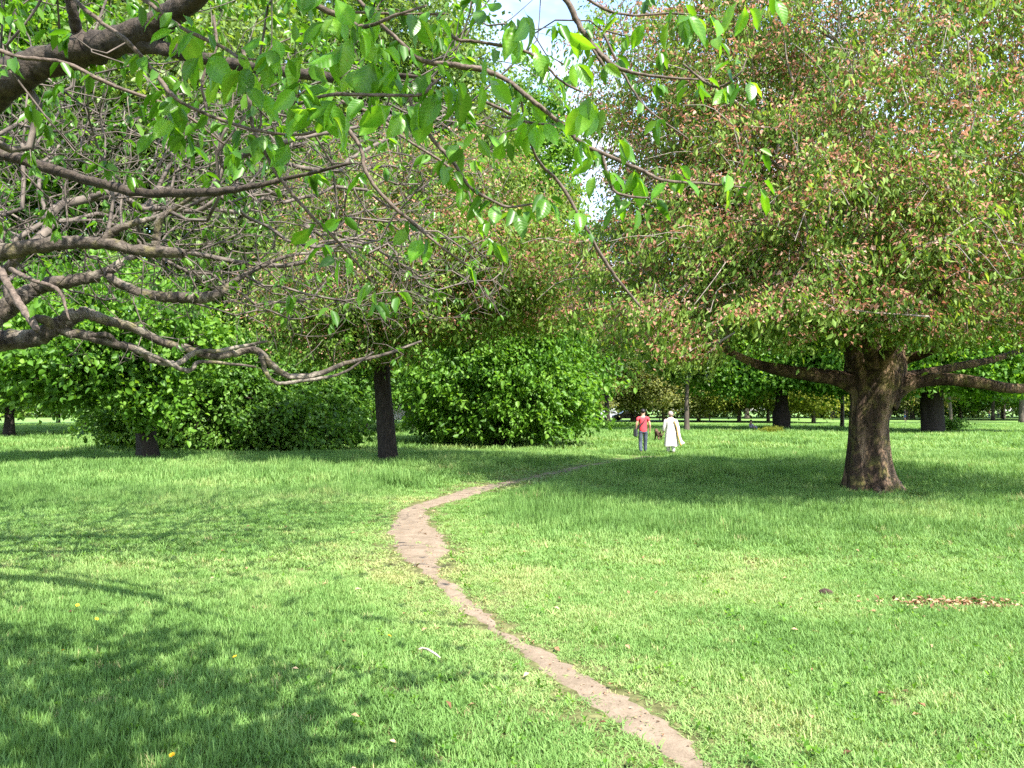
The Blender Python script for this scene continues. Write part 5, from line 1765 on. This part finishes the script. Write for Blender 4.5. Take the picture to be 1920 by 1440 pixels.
stander(1697, 791, 1.72, 'far person in dark top and blue shorts jogging beyond the stout cherry', M_blackc, M_blue, True, 1.2)
stander(1855, 784, 1.7, 'far person in pale orange top near the right edge', plain_mat('orange_cloth', (.55, .30, .14), (.7, .42, .22), .8, 9), M_blue, False, .3)
stander(1872, 784, 1.7, 'far person in white top at the right edge of the meadow', M_white, M_jean, False, -.3)

# ------------------------------------------------------------------ far road: cars and rails
M_glass = plain_mat('car_glass', (0.02, 0.025, 0.03), (0.04, 0.045, 0.05), 0.1, 3, 0.6)
M_tyre = plain_mat('tyre_rubber', (0.012, 0.012, 0.012), (0.025, 0.025, 0.025), 0.85, 30)
M_lamp = plain_mat('lamp_glass', (0.55, 0.5, 0.48), (0.7, 0.68, 0.65), 0.2, 10, 0.6)


def prism(name, prof, w, bev=0.05, tap=None):
    b = _bm.new()
    n = len(prof)
    vs = []
    for sy_ in (-1, 1):
        for (x, z) in prof:
            k = 1.0 if tap is None else (1 - tap * max(0, (z - .85)))
            vs.append(b.verts.new((x, sy_ * w / 2 * k, z)))
    b.faces.new(vs[:n][::-1])
    b.faces.new(vs[n:])
    for i in range(n):
        b.faces.new((vs[i], vs[(i + 1) % n], vs[n + (i + 1) % n], vs[n + i]))
    _bm.ops.recalc_face_normals(b, faces=b.faces)
    if bev:
        _bm.ops.bevel(b, geom=list(b.edges), offset=bev, segments=2, affect='EDGES')
    me = bpy.data.meshes.new(name)
    b.to_mesh(me)
    b.free()
    return me


def car(px, D, colr, label, van=False, rz=0.0):
    paint = plain_mat('car_paint', colr, tuple(min(1, c * 1.1) for c in colr), 0.25, 2, 0.5)
    x = pxr(px - 960, D)
    t_ = thing('parked_car' if not van else 'parked_van', label, 'car' if not van else 'van', (x, D, 0), rz, 'vehicles parked along the far road')
    if van:
        prof = [(-2.4, .3), (-2.45, 1.0), (-2.4, 2.2), (-2.25, 2.35), (1.0, 2.35), (1.5, 2.0), (2.1, 1.25), (2.5, 1.1), (2.55, .3)]
        wins = [[(1.05, 1.35), (1.05, 2.0), (1.42, 1.92), (1.85, 1.35)]]
        wd = 1.95
    else:
        prof = [(-2.1, .3), (-2.15, .75), (-2.05, .95), (-1.75, 1.02), (-1.2, 1.42), (-.2, 1.48), (.45, 1.42), (1.05, 1.0), (1.9, .85), (2.1, .7), (2.1, .3)]
        wins = [[(-1.45, 1.0), (-1.1, 1.36), (-.35, 1.41), (-.35, 1.0)], [(-.27, 1.0), (-.27, 1.41), (.36, 1.36), (.85, 1.0)]]
        wd = 1.75
    link_mesh('body', prism('body', prof, wd, .06), paint, t_)
    for w_ in wins:
        for sy_ in (-1, 1):
            o = link_mesh('window', prism('window', w_, .03, 0), M_glass, t_)
            o.location = (0, sy_ * (wd / 2 + .005), 0)
    for wx_ in (-1.3, 1.35):
        for sy_ in (-1, 1):
            acc = Acc()
            tube(acc, [(wx_, sy_ * (wd / 2 - .18), .32), (wx_, sy_ * (wd / 2 + .03), .32)], [.32, .32], 18)
            link_mesh('wheel', acc.mesh('wheel', smooth=False), M_tyre, t_)
    for sy_ in (-1, 1):
        o = link_mesh('headlight', box_mesh('headlight', .08, .3, .14, .02), M_lamp, t_)
        o.location = (2.08 if not van else 2.5, sy_ * (wd / 2 - .28), .68)


car(1108, 128, (.62, .63, .65), 'silver white car parked far off, leftmost of those left of the walkers', rz=.1)
car(1146, 132, (.45, .46, .48), 'grey car parked far off between the white and the dark one', rz=.05)
car(1174, 122, (.03, .035, .045), 'dark car parked far off just left of the man in red', rz=3.2)
car(750, 100, (.72, .73, .75), 'pale van parked far off right of the straight dark trunk', True, .1)

M_rail = plain_mat('weathered_rail', (0.16, 0.13, 0.10), (0.26, 0.22, 0.18), 0.85, 8)
fx0, fx1, fy = pxr(1190 - 960, 118), pxr(1330 - 960, 118), 118.0
fen = thing('rail_fence', 'low weathered rail fence far behind the two walkers', 'fence', ((fx0 + fx1) / 2, fy, 0))
post_me = box_mesh('post', .14, .14, 1.25, .01)
for q in range(7):
    o = link_mesh('post', post_me, M_rail, fen)
    o.location = ((q - 3) * (fx1 - fx0) / 6.0, 0, .6)
rail_me = box_mesh('rail', (fx1 - fx0), .07, .14, .01)
for z in (.45, .95):
    o = link_mesh('rail', rail_me, M_rail, fen)
    o.location = (0, -.107, z)
